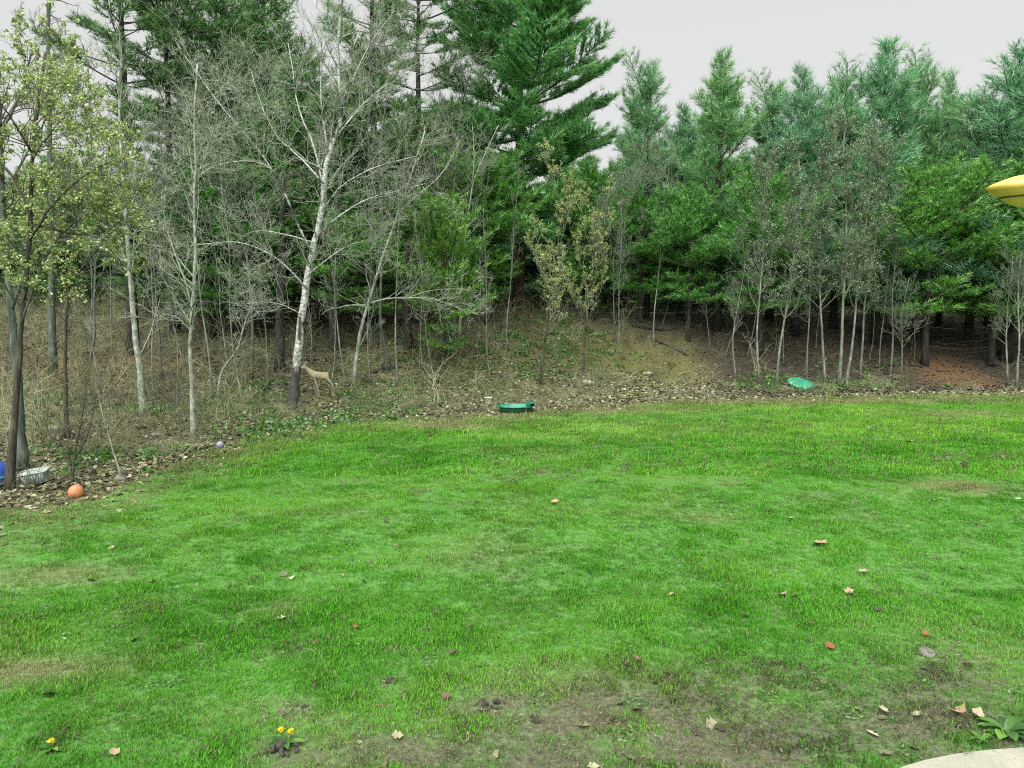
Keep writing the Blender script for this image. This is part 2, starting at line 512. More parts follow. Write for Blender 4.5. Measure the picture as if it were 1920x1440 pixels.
# ------------------------------------------------------------------ scattering: one object that sets small meshes on many points
def scatter(name, pts, rots, scales, var, fields, meshes, label, cat):
    c = bpy.data.collections.new(name + '_pieces')
    for k, me in enumerate(meshes):
        c.objects.link(bpy.data.objects.new(f'{name}_piece', me))
    me = bpy.data.meshes.new(name)
    me.vertices.add(len(pts)); me.vertices.foreach_set('co', np.asarray(pts, np.float32).ravel())
    def put(k, arr, typ):
        a = me.attributes.new(k, typ, 'POINT')
        a.data.foreach_set('vector' if typ == 'FLOAT_VECTOR' else 'value', np.ascontiguousarray(arr).ravel())
    put('rot', np.asarray(rots, np.float32), 'FLOAT_VECTOR')
    put('siz', np.asarray(scales, np.float32), 'FLOAT_VECTOR')
    put('var', np.asarray(var, np.int32), 'INT')
    for k, arr in fields.items(): put(k, np.asarray(arr, np.float32), 'FLOAT')
    o = bpy.data.objects.new(name, me)
    COL.objects.link(o)
    ng = bpy.data.node_groups.new(name + '_scatter', 'GeometryNodeTree')
    ng.interface.new_socket('Geometry', in_out='INPUT', socket_type='NodeSocketGeometry')
    ng.interface.new_socket('Geometry', in_out='OUTPUT', socket_type='NodeSocketGeometry')
    n, L = ng.nodes, ng.links
    gi, go = n.new('NodeGroupInput'), n.new('NodeGroupOutput')
    iop = n.new('GeometryNodeInstanceOnPoints')
    ci = n.new('GeometryNodeCollectionInfo')
    ci.inputs['Collection'].default_value = c
    ci.inputs['Separate Children'].default_value = True
    ci.inputs['Reset Children'].default_value = True
    def na(k, typ):
        q = n.new('GeometryNodeInputNamedAttribute'); q.data_type = typ; q.inputs['Name'].default_value = k
        return q.outputs['Attribute']
    L.new(gi.outputs[0], iop.inputs['Points'])
    L.new(ci.outputs[0], iop.inputs['Instance'])
    iop.inputs['Pick Instance'].default_value = True
    L.new(na('var', 'INT'), iop.inputs['Instance Index'])
    e2r = n.new('FunctionNodeEulerToRotation')
    L.new(na('rot', 'FLOAT_VECTOR'), e2r.inputs[0])
    L.new(e2r.outputs[0], iop.inputs['Rotation'])
    L.new(na('siz', 'FLOAT_VECTOR'), iop.inputs['Scale'])
    L.new(iop.outputs[0], go.inputs[0])
    md = o.modifiers.new('scatter', 'NODES'); md.node_group = ng
    return tag(o, label, cat, kind='stuff')

# ---- grass
def grass_mat():
    m, nt, N, L = newmat('grass_blades')
    N.clear()
    out = N.new('ShaderNodeOutputMaterial')
    rnd = attr(nt, 'rnd', 'INSTANCER'); dr = attr(nt, 'dry', 'INSTANCER'); ye = attr(nt, 'yel', 'INSTANCER')
    bl = attr(nt, 'tint')
    ad = N.new('ShaderNodeMath'); ad.operation = 'MULTIPLY_ADD'
    L.new(bl, ad.inputs[0]); ad.inputs[1].default_value = 0.55
    ml = N.new('ShaderNodeMath'); ml.operation = 'MULTIPLY'; L.new(rnd, ml.inputs[0]); ml.inputs[1].default_value = 0.45
    L.new(ml.outputs[0], ad.inputs[2])
    g1 = ramp(nt, ad.outputs[0], [(0.0, (0.027, 0.115, 0.011)), (0.5, (0.066, 0.250, 0.020)), (1, (0.135, 0.385, 0.046))])
    g2 = ramp(nt, ad.outputs[0], [(0.0, (0.075, 0.195, 0.018)), (0.5, (0.145, 0.345, 0.034)), (1, (0.24, 0.47, 0.075))])
    st = ramp(nt, ad.outputs[0], [(0.0, (0.07, 0.10, 0.03)), (0.5, (0.19, 0.215, 0.09)), (1, (0.34, 0.34, 0.18))])
    c = mixc(nt, ye, g1, g2)
    c = mixc(nt, dr, c, st)
    de = ramp(nt, ad.outputs[0], [(0.0, (0.03, 0.034, 0.018)), (0.5, (0.13, 0.132, 0.075)), (1, (0.36, 0.34, 0.23))])
    c = mixc(nt, attr(nt, 'dead', 'INSTANCER'), c, de)
    d = N.new('ShaderNodeBsdfDiffuse'); t = N.new('ShaderNodeBsdfTranslucent'); s = N.new('ShaderNodeMixShader')
    L.new(c, d.inputs[0]); L.new(c, t.inputs[0]); s.inputs[0].default_value = 0.4
    L.new(d.outputs[0], s.inputs[1]); L.new(t.outputs[0], s.inputs[2])
    L.new(s.outputs[0], out.inputs[0])
    return m
M_grass = grass_mat()

def grass_piece(seed, blades, spread, hgt, wid):
    r = np.random.default_rng(seed)
    g = Geo()
    n = blades
    a = r.uniform(0, 2 * math.pi, n); rad = spread * np.sqrt(r.random(n))
    base = np.stack([np.cos(a) * rad, np.sin(a) * rad, np.zeros(n) - 0.004], -1)
    lean = r.uniform(0, 2 * math.pi, n); tilt = r.uniform(0.15, 1.0, n)
    h = hgt * r.uniform(0.5, 1.15, n)
    dirn = np.stack([np.cos(lean), np.sin(lean), np.zeros(n)], -1)
    mid = base + dirn * (h * tilt * 0.3)[:, None] + np.array([0, 0, 1]) * (h * 0.6)[:, None]
    tip = base + dirn * (h * tilt * 0.95)[:, None] + np.array([0, 0, 1]) * (h * (1.05 - 0.35 * tilt))[:, None]
    side = np.stack([-np.sin(lean + r.normal(0, .5, n)), np.cos(lean), np.zeros(n)], -1) * (wid / 2)
    v = np.stack([base - side, base + side, mid + side * 0.8, mid - side * 0.8, tip], 1)
    k = np.arange(n)[:, None] * 5
    g.add(v, f3=k + np.array([[3, 2, 4]]), f4=k + np.array([[0, 1, 2, 3]]), t=np.repeat(r.random(n), 5))
    return g.mesh('grass_tuft', M_grass)

def wedge(y0, y1, density, margin=1.6):
    """random places across the view between two distances"""
    n = int(density * (0.70 * (y1 ** 2 - y0 ** 2) + 2 * margin * (y1 - y0)))
    y = np.sqrt(rng.uniform(y0 ** 2, y1 ** 2, n))
    x = rng.uniform(-1, 1, n) * (0.70 * y + margin)
    return x, y

GP = [grass_piece(s, 13, 0.055, h, 0.006) for s, h in ((1, 0.047), (2, 0.06), (3, 0.042))]
GP += [grass_piece(s, 16, 0.13, h, 0.014) for s, h in ((4, 0.07), (5, 0.085), (6, 0.06))]
PATIO_PX = [(1650, 1462), (1690, 1442), (1730, 1430), (1790, 1418), (1850, 1411), (1920, 1406), (2060, 1402)]
patio_edge = [flat(*p) for p in PATIO_PX]
pex = np.array([p[0] for p in patio_edge]); pey = np.array([p[1] for p in patio_edge])
def on_patio(x, y):
    return (x > pex[0]) & (y < np.interp(x, pex, pey) - 0.05 + .07 * fbm(x * 5, y * 5, 3))

xs, ys, vv = [], [], []
for y0, y1, den, lo in ((3.6, 8, 850, 0), (8, 14, 430, 0), (14, 22, 165, 3), (22, 36, 105, 3)):
    x, y = wedge(y0, y1, den)
    xs.append(x); ys.append(y); vv.append(lo + rng.integers(0, 3, len(x)))
x = np.concatenate(xs); y = np.concatenate(ys); var = np.concatenate(vv)
s = lawn_s(x, y)
keep = (rng.random(len(x)) < np.clip((s + 1.1) / 1.7, 0, 1) ** 1.3) & ~on_patio(x, y)
keep &= rng.random(len(x)) > bare(x, y) * 0.2
x, y, var, s = x[keep], y[keep], var[keep], s[keep]
n = len(x)
lush = fbm(x * 0.6, y * 0.6, 77)
ba = bare(x, y)
dead = (rng.random(n) < ba * .85) | (rng.random(n) < .03)
clump = np.clip((fbm(x * 3.2, y * 3.2, 97, 2) - .50) * 5, 0, 1)
sc = rng.uniform(0.55, 1.1, n) * (0.55 + 0.55 * lush + .55 * clump) * (1 - 0.30 * ba)
edge_dry = np.clip(1 - s / 2.6, 0, 1) * 1.0
dr = np.clip(dry(x, y) + edge_dry * fbm(x * 1.1, y * 1.1, 8) * 1.5 + (rng.random(n) < 0.05) * 0.6 + rng.normal(0, .08, n), 0, 1)
yel = np.clip((fbm(x * 0.35, y * 0.35, 91) - 0.5) * 1.8 + (fbm(x * 1.3, y * 1.3, 93) - .5) * 1.4 + np.clip((y - 12) / 9, 0, 1) * 0.62 + 0.06, 0, 1)
rn = np.clip(rng.random(n) * .55 - clump * .16 + (fbm(x * 1.0, y * 1.0, 95) - .5) * 1.6 + .26, 0, 1)
tilt = np.where(dead, .75, .12)
zs = sc * rng.uniform(.8, 1.25, n) * np.where(dead, .8, 1)
scatter('grass', np.stack([x, y, height(x, y)], -1), np.stack([rng.normal(0, 1, n) * tilt, rng.normal(0, 1, n) * tilt, rng.uniform(0, 6.283, n)], -1),
        np.stack([sc * np.where(dead, 1.25, 1), sc, zs], -1), var, {'rnd': rn, 'dry': dr, 'yel': yel, 'dead': dead.astype(float)}, GP,
        'short spring grass of the open lawn with thin and dry patches', 'grass')

# ---- leaf litter of the wood
def litter_mat():
    m, nt, N, L = newmat('dead_leaf_litter')
    b = N['Principled BSDF']; b.inputs['Roughness'].default_value = 0.8
    c = ramp(nt, attr(nt, 'rnd', 'INSTANCER'), [(0.0, (0.025, 0.025, 0.012)), (0.35, (0.085, 0.082, 0.044)), (0.7, (0.17, 0.165, 0.092)), (1, (0.33, 0.32, 0.21))])
    c = mixc(nt, attr(nt, 'rust', 'INSTANCER'), c, (0.095, 0.055, 0.024))
    L.new(c, b.inputs['Base Color'])
    return m
M_litter = litter_mat()

def leaf_mesh(name, seed, size, mat, curl=0.3, lobes=True):
    """an oak or maple leaf: stem, midrib fold, lobed outline, curled"""
    r = np.random.default_rng(seed)
    k = 7
    t = np.linspace(0, 1, k)
    w = 0.36 * np.sin(np.pi * np.clip(t * 0.92 + 0.06, 0, 1)) ** 0.8
    if lobes: w = w * (1 + 0.24 * np.cos(t * math.pi * 6) + r.normal(0, .12, k))
    w[0] = 0.015; w[-1] = 0.02
    z = curl * (t - 0.5) ** 2 * r.uniform(.3, 1.4) + r.normal(0, .015, k)
    lift = curl * r.uniform(0.2, 0.9)
    mid = np.stack([t - .5, r.normal(0, .012, k), z], -1)
    le = np.stack([t - .5, w, z + w * lift], -1); ri = np.stack([t - .5, -w, z + w * lift * r.uniform(.1, 1)], -1)
    v = np.concatenate([mid, le, ri, [[-.78, 0.03, z[0] + .02]], [[-.5, .015, z[0]]]]) * size
    v[:, 2] += 0.012
    f = []
    for i in range(k - 1):
        f.append((i, i + 1, k + i + 1, k + i)); f.append((i + 1, i, 2 * k + i, 2 * k + i + 1))
    g = Geo(); g.add(v, f3=[(0, 3 * k, 3 * k + 1)], f4=f, t=np.repeat(r.random(), len(v)))
    return g.mesh(name, mat)

LP = [leaf_mesh('litter_leaf', s, 0.095, M_litter, 0.55) for s in range(5)]
xs, ys = [], []
for y0, y1, den in ((4, 7, 170), (7, 14, 170), (14, 22, 130), (22, 34, 75), (34, 50, 25)):
    x, y = wedge(y0, y1, den); xs.append(x); ys.append(y)
x = np.concatenate(xs); y = np.concatenate(ys)
s = lawn_s(x, y)
keep = rng.random(len(x)) < np.where(s < 0, 1.0, np.where(s < 1.2, 0.30 * (1 - s / 1.2), 0.002 + .05 * np.clip(bare(x, y) - .2, 0, 1)))
keep &= rng.random(len(x)) < (0.35 + 1.1 * fbm(x * .5, y * .5, 15)) * (1 - .7 * np.clip(blob(MOSS, x, y), 0, 1))
x, y = x[keep], y[keep]; n = len(x)
sc = rng.uniform(0.6, 1.3, n) * (1 + np.clip(y - 20, 0, 20) * 0.02)
scatter('leaf_litter', np.stack([x, y, height(x, y)], -1), np.stack([rng.normal(0, .35, n), rng.normal(0, .35, n), rng.uniform(0, 6.283, n)], -1),
        np.stack([sc] * 3, -1), rng.integers(0, 5, n), {'rnd': rng.random(n) ** 1.2 * (1 - .55 * duff_shade(x, y)), 'rust': np.clip(blob(RUST, x, y) + (rng.random(n) < .05) * .8, 0, 1)}, LP,  # leaves darkened to go with the shade painted on the floor
        'dead brown leaves covering the ground under the trees', 'leaf litter')

# ---- bramble, dead grass stalks and whips of the undergrowth
def brush_mat():
    m, nt, N, L = newmat('undergrowth_stalks')
    b = N['Principled BSDF']; b.inputs['Roughness'].default_value = 0.85
    c = ramp(nt, attr(nt, 'rnd', 'INSTANCER'), [(0.0, (0.03, 0.036, 0.016)), (0.4, (0.09, 0.10, 0.044)), (0.75, (0.17, 0.18, 0.09)), (1, (0.30, 0.31, 0.19))])
    L.new(c, b.inputs['Base Color'])
    return m
M_brush = brush_mat()

def brush_piece(seed, stems, hgt, arch, rad):
    r = np.random.default_rng(seed)
    polys = []
    for _ in range(stems):
        a = r.uniform(0, 6.283); L = hgt * r.uniform(.4, 1.2); ar = arch * r.uniform(.3, 1.3)
        t = np.linspace(0, 1, 6)
        off = r.normal(0, .12, 2)
        P = np.stack([off[0] + np.cos(a) * ar * t ** 1.5 * L, off[1] + np.sin(a) * ar * t ** 1.5 * L, L * (t - ar * .45 * t ** 2.4)], -1)
        P[1:] += r.normal(0, .03 * L, (5, 3))
        polys.append((P, rad * (1 - .7 * t)))
        for _ in range(r.integers(1, 4)):
            i = r.integers(2, 5); d = unit(r.normal(0, 1, 3) + np.array([0, 0, .7])); l = L * r.uniform(.15, .4)
            polys.append((np.stack([P[i], P[i] + d * l * .5 + r.normal(0, .02, 3), P[i] + d * l]), np.array([.55, .4, .2]) * rad))
    return tubes(Geo(), polys, 3).mesh('brush_clump', M_brush)
BP = [brush_piece(s, 9, 0.8, 1.0, .006) for s in (1, 2, 3)] + [brush_piece(s, 7, 1.9, .45, .008) for s in (4, 5)] + [brush_piece(6, 14, .45, 1.3, .005)]
xs, ys, vv = [], [], []
for y0, y1, den in ((9, 16, 1.6), (16, 26, 3.6), (26, 42, 4.2), (42, 62, 1.6)):
    x, y = wedge(y0, y1, den); xs.append(x); ys.append(y)
x = np.concatenate(xs); y = np.concatenate(ys)
s = lawn_s(x, y)
dk = hit(604, 747)
clear = (np.abs(x - dk.x * y / dk.y) < 1.0) & (y > dk.y - 4.5) & (y < dk.y + .6)
k = ~clear & (s < -0.8) & (blob(RUST[1:3], x, y) < 0.35) & (rng.random(len(x)) < np.where(x > 4, .25, np.where(x > -3, .5, 1.0)))
x, y = x[k], y[k]; n = len(x)
near = s[k] > -4
var = np.where(near | (rng.random(n) < .45), rng.choice([0, 1, 2, 5], n), rng.integers(0, 6, n))
sc = rng.uniform(.6, 1.25, n)
scatter('undergrowth', np.stack([x, y, height(x, y) - .02], -1), np.stack([rng.normal(0, .15, n), rng.normal(0, .15, n), rng.uniform(0, 6.283, n)], -1),
        np.stack([sc] * 3, -1), var, {'rnd': rng.random(n)}, BP, 'tangled bare brambles and dead stalks on the bank under the trees', 'undergrowth')

# ---- green weeds along the margin
def weed_piece(seed):
    r = np.random.default_rng(seed)
    g = Geo()
    n = 46
    a = r.uniform(0, 6.283, n); rad = .28 * np.sqrt(r.random(n))
    p = np.stack([np.cos(a) * rad, np.sin(a) * rad, r.uniform(0.02, .2, n) * (1.1 - rad / .3)], -1)
    leaves(g, p, .09, .5)
    return g.mesh('weed_clump', M_weed)
WP = [weed_piece(s) for s in (1, 2, 3)]
x, y = wedge(4.2, 20, 3.2)
k = (lawn_s(x, y) > .3) & ~on_patio(x, y) & (fbm(x * .7, y * .7, 55) > .47)
x, y = x[k], y[k]; n = len(x)
sc = rng.uniform(.18, .42, n)
scatter('lawn_weeds', np.stack([x, y, height(x, y) + .012], -1), np.stack([np.zeros(n), np.zeros(n), rng.uniform(0, 6.283, n)], -1),
        np.stack([sc, sc, sc * .55], -1), rng.integers(0, 3, n), {'rnd': rng.random(n)}, WP, 'flat clover and plantain patches among the lawn grass', 'weeds')
WEED = [(90, 752, 1.0, 2.0), (470, 762, 1.3, 3.0), (290, 770, 1.0, 2.5), (440, 745, 1.0, 1.5), (580, 800, 1.5, 1.2), (690, 775, 1.6, 1.4), (200, 860, 1.0, 1.2),
        (760, 745, 1.0, 1.2), (870, 700, 1.2, 1.2), (980, 660, 2.0, 4), (1090, 640, 2.0, 4), (1020, 620, 2, 3), (800, 680, 1.6, 2), (600, 770, 1.2, 2), (520, 800, .8, 1.2), (1440, 715, 1.0, 1.6), (1500, 728, 1.4, 1.2), (1580, 722, 1.0, 1.6), (1650, 718, 1.0, 1.0), (700, 730, 1.5, 2), (40, 800, .8, .8), (300, 850, .8, .7)]
px_, n_ = [], 0
for wx, wy, r1, q in WEED:
    h = hit(wx, wy)
    k = int(26 * q)
    px_.append(np.stack([h.x + rng.normal(0, r1 * .8, k), h.y + rng.normal(0, r1, k)], -1))
p2 = np.concatenate(px_)
p2 = p2[(lawn_s(p2[:, 0], p2[:, 1]) < .3) & ~((np.abs(p2[:, 0] - dk.x * p2[:, 1] / dk.y) < .8) & (p2[:, 1] > dk.y - 3.5) & (p2[:, 1] < dk.y + .5))]; n = len(p2)
sc = rng.uniform(.5, 1.3, n)
scatter('weeds', np.stack([p2[:, 0], p2[:, 1], height(p2[:, 0], p2[:, 1])], -1), np.stack([np.zeros(n), np.zeros(n), rng.uniform(0, 6.283, n)], -1),
        np.stack([sc] * 3, -1), rng.integers(0, 3, n), {'rnd': rng.random(n)}, WP, 'low green weeds coming up along the edge of the wood', 'weeds')

# ---- concrete patio corner
pg = Geo()
top = [(px, py) for px, py in zip(pex, pey)] + [(pex[-1] + 3, pey[-1] + .05), (pex[-1] + 3, 0.4), (pex[0] - .25, 0.4), (pex[0] - .25, pey[0] - .5)]
m_ = len(top)
import bmesh
bm = bmesh.new()
vt = [bm.verts.new((px, py, 0.03)) for px, py in top]
ft = bm.faces.new(vt)
if ft.normal.z < 0: ft.normal_flip()
ex = bmesh.ops.extrude_face_region(bm, geom=[ft])
for e in ex['geom']:
    if isinstance(e, bmesh.types.BMVert): e.co.z = -0.10
bm.normal_update()
bmesh.ops.recalc_face_normals(bm, faces=bm.faces)
bmesh.ops.bevel(bm, geom=[e for e in bm.edges if all(abs(v.co.z - .03) < 1e-4 for v in e.verts)], offset=.018, segments=2, affect='EDGES')
pm = bpy.data.meshes.new('patio'); bm.to_mesh(pm); bm.free()
M_conc, nt, N, L = newmat('pale_concrete')
b = N['Principled BSDF']; b.inputs['Roughness'].default_value = 0.9
f1 = noise(nt, 3, 5, .6); f2 = noise(nt, 60, 4, .7)
c = mixc(nt, remap(nt, f1, .3, .75), (0.20, 0.21, 0.165), (0.30, 0.29, 0.235))
c = mixc(nt, remap(nt, f2, .52, .75), c, (0.13, 0.13, 0.10))
L.new(c, b.inputs['Base Color'])
bp = N.new('ShaderNodeBump'); bp.inputs['Strength'].default_value = .4; bp.inputs['Distance'].default_value = .004
L.new(f2, bp.inputs['Height']); L.new(bp.outputs[0], b.inputs['Normal'])
pm.materials.append(M_conc)
po = bpy.data.objects.new('patio', pm); COL.objects.link(po); tag(po, kind='structure')

# ------------------------------------------------------------------ trees
def wob(P, amt):
    P = np.array(P, float)
    P[1:-1] += rng.normal(0, amt, (len(P) - 2, 3))
    return P

def resample(P, m):
    P = np.asarray(P, float)
    d = np.concatenate([[0], np.cumsum(np.linalg.norm(np.diff(P, axis=0), axis=1))])
    t = np.linspace(0, d[-1], m)
    # gentle rounding of the corners
    Q = np.stack([np.interp(t, d, P[:, k]) for k in range(3)], -1)
    Q[1:-1] = (Q[:-2] + 2 * Q[1:-1] + Q[2:]) / 4
    return Q

def axis_dir(d, ang, az):
    d = unit(np.asarray(d, float))
    a = np.array([0, 0, 1.0]) if abs(d[2]) < .9 else np.array([1.0, 0, 0])
    u = unit(np.cross(d, a)); v = np.cross(d, u)
    return unit(d * math.cos(ang) + (u * math.cos(az) + v * math.sin(az)) * math.sin(ang))

def sprout(out, p0, d, Ln, r, lev, maxlev, kids, up=.12, curl=.18, rmin=.005, ratio=.55, ang=(.5, 1.0), start=.25):
    """a bare branch with its twigs; out[level] collects (points, radii)"""
    m = (7, 6, 5, 4, 3)[min(lev, 4)]
    P = [np.asarray(p0, float)]
    d = unit(np.asarray(d, float))
    for _ in range(m - 1):
        d = unit(d + rng.normal(0, curl, 3) + np.array([0, 0, up]))
        P.append(P[-1] + d * Ln / (m - 1))
    P = np.array(P)
    rr = np.maximum(r * (1 - .75 * np.linspace(0, 1, m)), rmin * .6)
    out.setdefault(lev, []).append((P, rr))
    if lev >= maxlev: return
    nk = max(1, int(kids[lev] * random.uniform(.75, 1.25)))
    for _ in range(nk):
        t = random.uniform(start, 1.0)
        q = t * (m - 1); i = min(int(q), m - 2); f = q - i
        pos = P[i] * (1 - f) + P[i + 1] * f
        dd = axis_dir(P[i + 1] - P[i], random.uniform(*ang), random.uniform(0, 6.283))
        sprout(out, pos, dd, Ln * ratio * random.uniform(.6, 1.2) * (1.15 - .5 * t), max(r * .5 * (1.1 - .5 * t), rmin), lev + 1, maxlev, kids, up, curl, rmin, ratio, ang, start)

def px_line(pts, Y, drift=0.0):
    """trunk or limb through photo pixels at distance Y (drifting in depth on the way)"""
    n = len(pts)
    return np.array([tuple(at(px, py, Y + drift * k / max(1, n - 1))) for k, (px, py) in enumerate(pts)])

def bare_tree(name, label, cat, trunk, r0, r1, limbs, twig_on, mat, twig_mat, maxlev=3, kids=(0, 7, 6, 4), twig_L=1.6, group=None,
              up=.1, curl=.18, rmin=.006, lim_taper=.25, ang=(.5, 1.1), sides=9, leaf=None, tfrom=.3, base=None):
    """thing > trunk, limb..., twigs. trunk/limbs are world polylines."""
    trunk = resample(trunk, max(8, len(trunk) * 3))
    root_p = trunk[0].copy()
    if base is not None: root_p = np.array(base)
    o = empty(name, root_p)
    tr = trunk.copy(); tr[0, 2] -= .08
    m = len(tr)
    t = np.linspace(0, 1, m)
    rad = r0 + (r1 - r0) * t ** .85
    rad = rad * (1 + .55 * np.exp(-t * m * .55))
    g = Geo(); tubes(g, [(wob(tr - root_p, r0 * .12), rad)], sides, close=True)
    ob = g.build('trunk', mat, o, smooth=True)
    out = {}
    srcs = [(tr, rad, twig_on)]
    for lp, lr, cnt in limbs:
        lp = resample(lp, max(6, len(lp) * 2))
        lt = np.linspace(0, 1, len(lp))
        rr = lr * (1 - (1 - lim_taper) * lt)
        g = Geo(); tubes(g, [(wob(lp - root_p, lr * .25), rr)], 7, close=True)
        g.build('limb', mat, o, smooth=True)
        srcs.append((lp, rr, cnt))
    for P, rr, cnt in srcs:
        mm = len(P)
        for _ in range(cnt):
            tt = random.uniform(tfrom if P is tr else .1, 1)
            q = tt * (mm - 1); i = min(int(q), mm - 2); f = q - i
            pos = P[i] * (1 - f) + P[i + 1] * f
            dd = axis_dir(P[i + 1] - P[i], random.uniform(*ang), random.uniform(0, 6.283))
            sprout(out, pos, dd, twig_L * random.uniform(.5, 1.25) * (1.1 - .45 * tt), max(rmin, min(rr[i] * .5, .028)), 1, maxlev, kids, up, curl, rmin)
    g = Geo()
    for lev, pl in out.items():
        tubes(g, [(P - root_p, r_) for P, r_ in pl], 4 if lev == 1 else 3)
    if g.n:
        tw = g.build('twigs', twig_mat, o); tw['kind'] = 'stuff'
    if leaf:
        lm, size, per, lname = leaf
        ends = []
        for lev, pl in out.items():
            if lev >= maxlev - 1:
                for P, _ in pl:
                    k = per
                    tt = (1 - rng.choice([0, .12, .45], k) * rng.uniform(.6, 1)) * (len(P) - 1); i = np.minimum(tt.astype(int), len(P) - 2); f = (tt - i)[:, None]
                    if rng.random() < .12: continue
                    ends.append(P[i] * (1 - f) + P[i + 1] * f + rng.normal(0, size * .38, (k, 3)))
        g = Geo(); leaves(g, np.concatenate(ends) - root_p, size, .2)
        lo = g.build(lname, lm, o); lo['kind'] = 'stuff'
    return tag(o, label, cat, group)

def copy_tree(o, loc, sc, rz, label=None, group=None, color=None):
    c = o.copy(); COL.objects.link(c)
    c.location = loc; c.scale = sc if hasattr(sc, '__len__') else (sc, sc, sc); c.rotation_euler = (0, 0, rz)
    if label: c['label'] = label
    if group: c['group'] = group
    for ch in list(o.children):
        k = ch.copy(); COL.objects.link(k); k.parent = c
        if color and ch.name.split('.')[0] in ('crown', 'bough', 'leaves'): k.color = (*color, 1)
    return c

def pine_geometry(H, cb, rmax, prof, gap, el_lo, el_hi, n_br, t_len, t_wid, t_n, t_step, dead=0, r0=None, seed=1, flat=.5, side_ratio=.38, inner=.3, droop=0.0, rag=.15):
    """returns trunk Geo, list of (branch wood polylines, tuft places, tuft directions), dead branch polylines"""
    rs = np.random.default_rng(seed)
    r0 = r0 or H * .014
    m = 14
    t = np.linspace(0, 1, m)
    tr = np.stack([rs.normal(0, .06, m) * H / 20, rs.normal(0, .06, m) * H / 20, t * H - .1], -1); tr[0, :2] = 0
    rad = r0 * (1 - t) ** .8 + .015
    rad[0] *= 1.25
    trunk = Geo(); tubes(trunk, [(tr, rad)], 10, close=True)
    boughs = []
    z = cb
    while z < H - .15:
        u = (z - cb) / (H - cb)
        n = n_br if u < .85 else max(3, n_br - 1)
        wl = rs.uniform(1 - rag, 1 + rag * .7)
        az0 = rs.uniform(0, 6.283)
        for k in range(n):
            if rs.random() < .12: continue
            az = az0 + k * 6.283 / n + rs.normal(0, .25)
            L = max(.25, rmax * np.interp(u, prof[0], prof[1]) * rs.uniform(.62, 1.12) * wl)
            el = el_lo + (el_hi - el_lo) * u + rs.normal(0, .1)
            zz = z + rs.normal(0, gap * .2)
            s = np.linspace(0, 1, 6)
            hx = L * s * math.cos(el)
            vz = L * (s * math.sin(el) + .16 * s ** 2.2 - droop * s * (1 - s))
            bend = rs.normal(0, .12) * s ** 2 * L
            ca, sa = math.cos(az), math.sin(az)
            P = np.stack([ca * hx - sa * bend, sa * hx + ca * bend, zz + vz], -1)
            wood = [(P, (.012 + .011 * L) * (1 - .85 * s) + .004)]
            ns = max(2, int(L / .34))
            pos, dr_ = [], []
            for sg in (-1, 1):
                for q in range(ns):
                    st = inner + (1 - inner) * (q + rs.random()) / ns
                    i = min(int(st * 5), 4); f = st * 5 - i
                    b0 = P[i] * (1 - f) + P[i + 1] * f
                    tdir = unit(P[i + 1] - P[i])
                    sd = np.array([-sa, ca, 0]) * sg
                    a = rs.uniform(.7, 1.1)
                    d = unit(tdir * math.cos(a) + sd * math.sin(a) + np.array([0, 0, rs.normal(.12, .18 * (1 - flat) + .05)]))
                    l = L * side_ratio * (1.15 - st * .9) * rs.uniform(.5, 1.15) + .12
                    e = b0 + d * l + np.array([0, 0, .08 * l])
                    wood.append((np.stack([b0, (b0 + e) / 2 - np.array([0, 0, .02 * l]), e]), np.array([.010, .007, .004]) * (1 + L * .15)))
                    nt_ = max(2, int(l / t_step))
                    w = np.linspace(.25, 1, nt_)[:, None] + rs.normal(0, .05, (nt_, 1))
                    pos.append(b0 + (e - b0) * w); dr_.append(np.repeat((d + np.array([0, 0, .35]))[None], nt_, 0))
            nt_ = max(3, int(L * (1 - inner) / t_step))
            w = np.linspace(inner, 1, nt_) * 5; i = np.minimum(w.astype(int), 4); f = (w - i)[:, None]
            pos.append(P[i] * (1 - f) + P[i + 1] * f); dr_.append(np.repeat((unit(P[-1] - P[-2]) + np.array([0, 0, .4]))[None], nt_, 0))
            boughs.append((wood, np.concatenate(pos), np.concatenate(dr_)))
        z += gap * rs.uniform(.75, 1.25) * (1 - .35 * u)
    tip = np.array([[0, 0, H - .3 * k * .3] for k in range(4)]) + np.array([tr[-1, 0], tr[-1, 1], 0])
    boughs.append(([], tip, np.tile([[0, 0, 1.0]], (4, 1))))
    dd = []
    for _ in range(dead):
        zz = rs.uniform(cb * .15, cb * 1.1); az = rs.uniform(0, 6.283); L = rs.uniform(.6, 2.2)
        s = np.linspace(0, 1, 4)
        P = np.stack([np.cos(az) * L * s, np.sin(az) * L * s, zz - .12 * L * s + rs.normal(0, .05, 4) * s], -1)
        dd.append((P, np.array([.02, .016, .011, .005])))
        for q in range(4):
            i = rs.integers(1, 4); e = P[i] + unit(rs.normal(0, 1, 3) * np.array([1, 1, .5]) + np.array([np.cos(az), np.sin(az), 0])) * L * .35
            dd.append((np.stack([P[i], e]), np.array([.009, .004])))
    return trunk, boughs, dd, (t_len, t_wid, t_n)

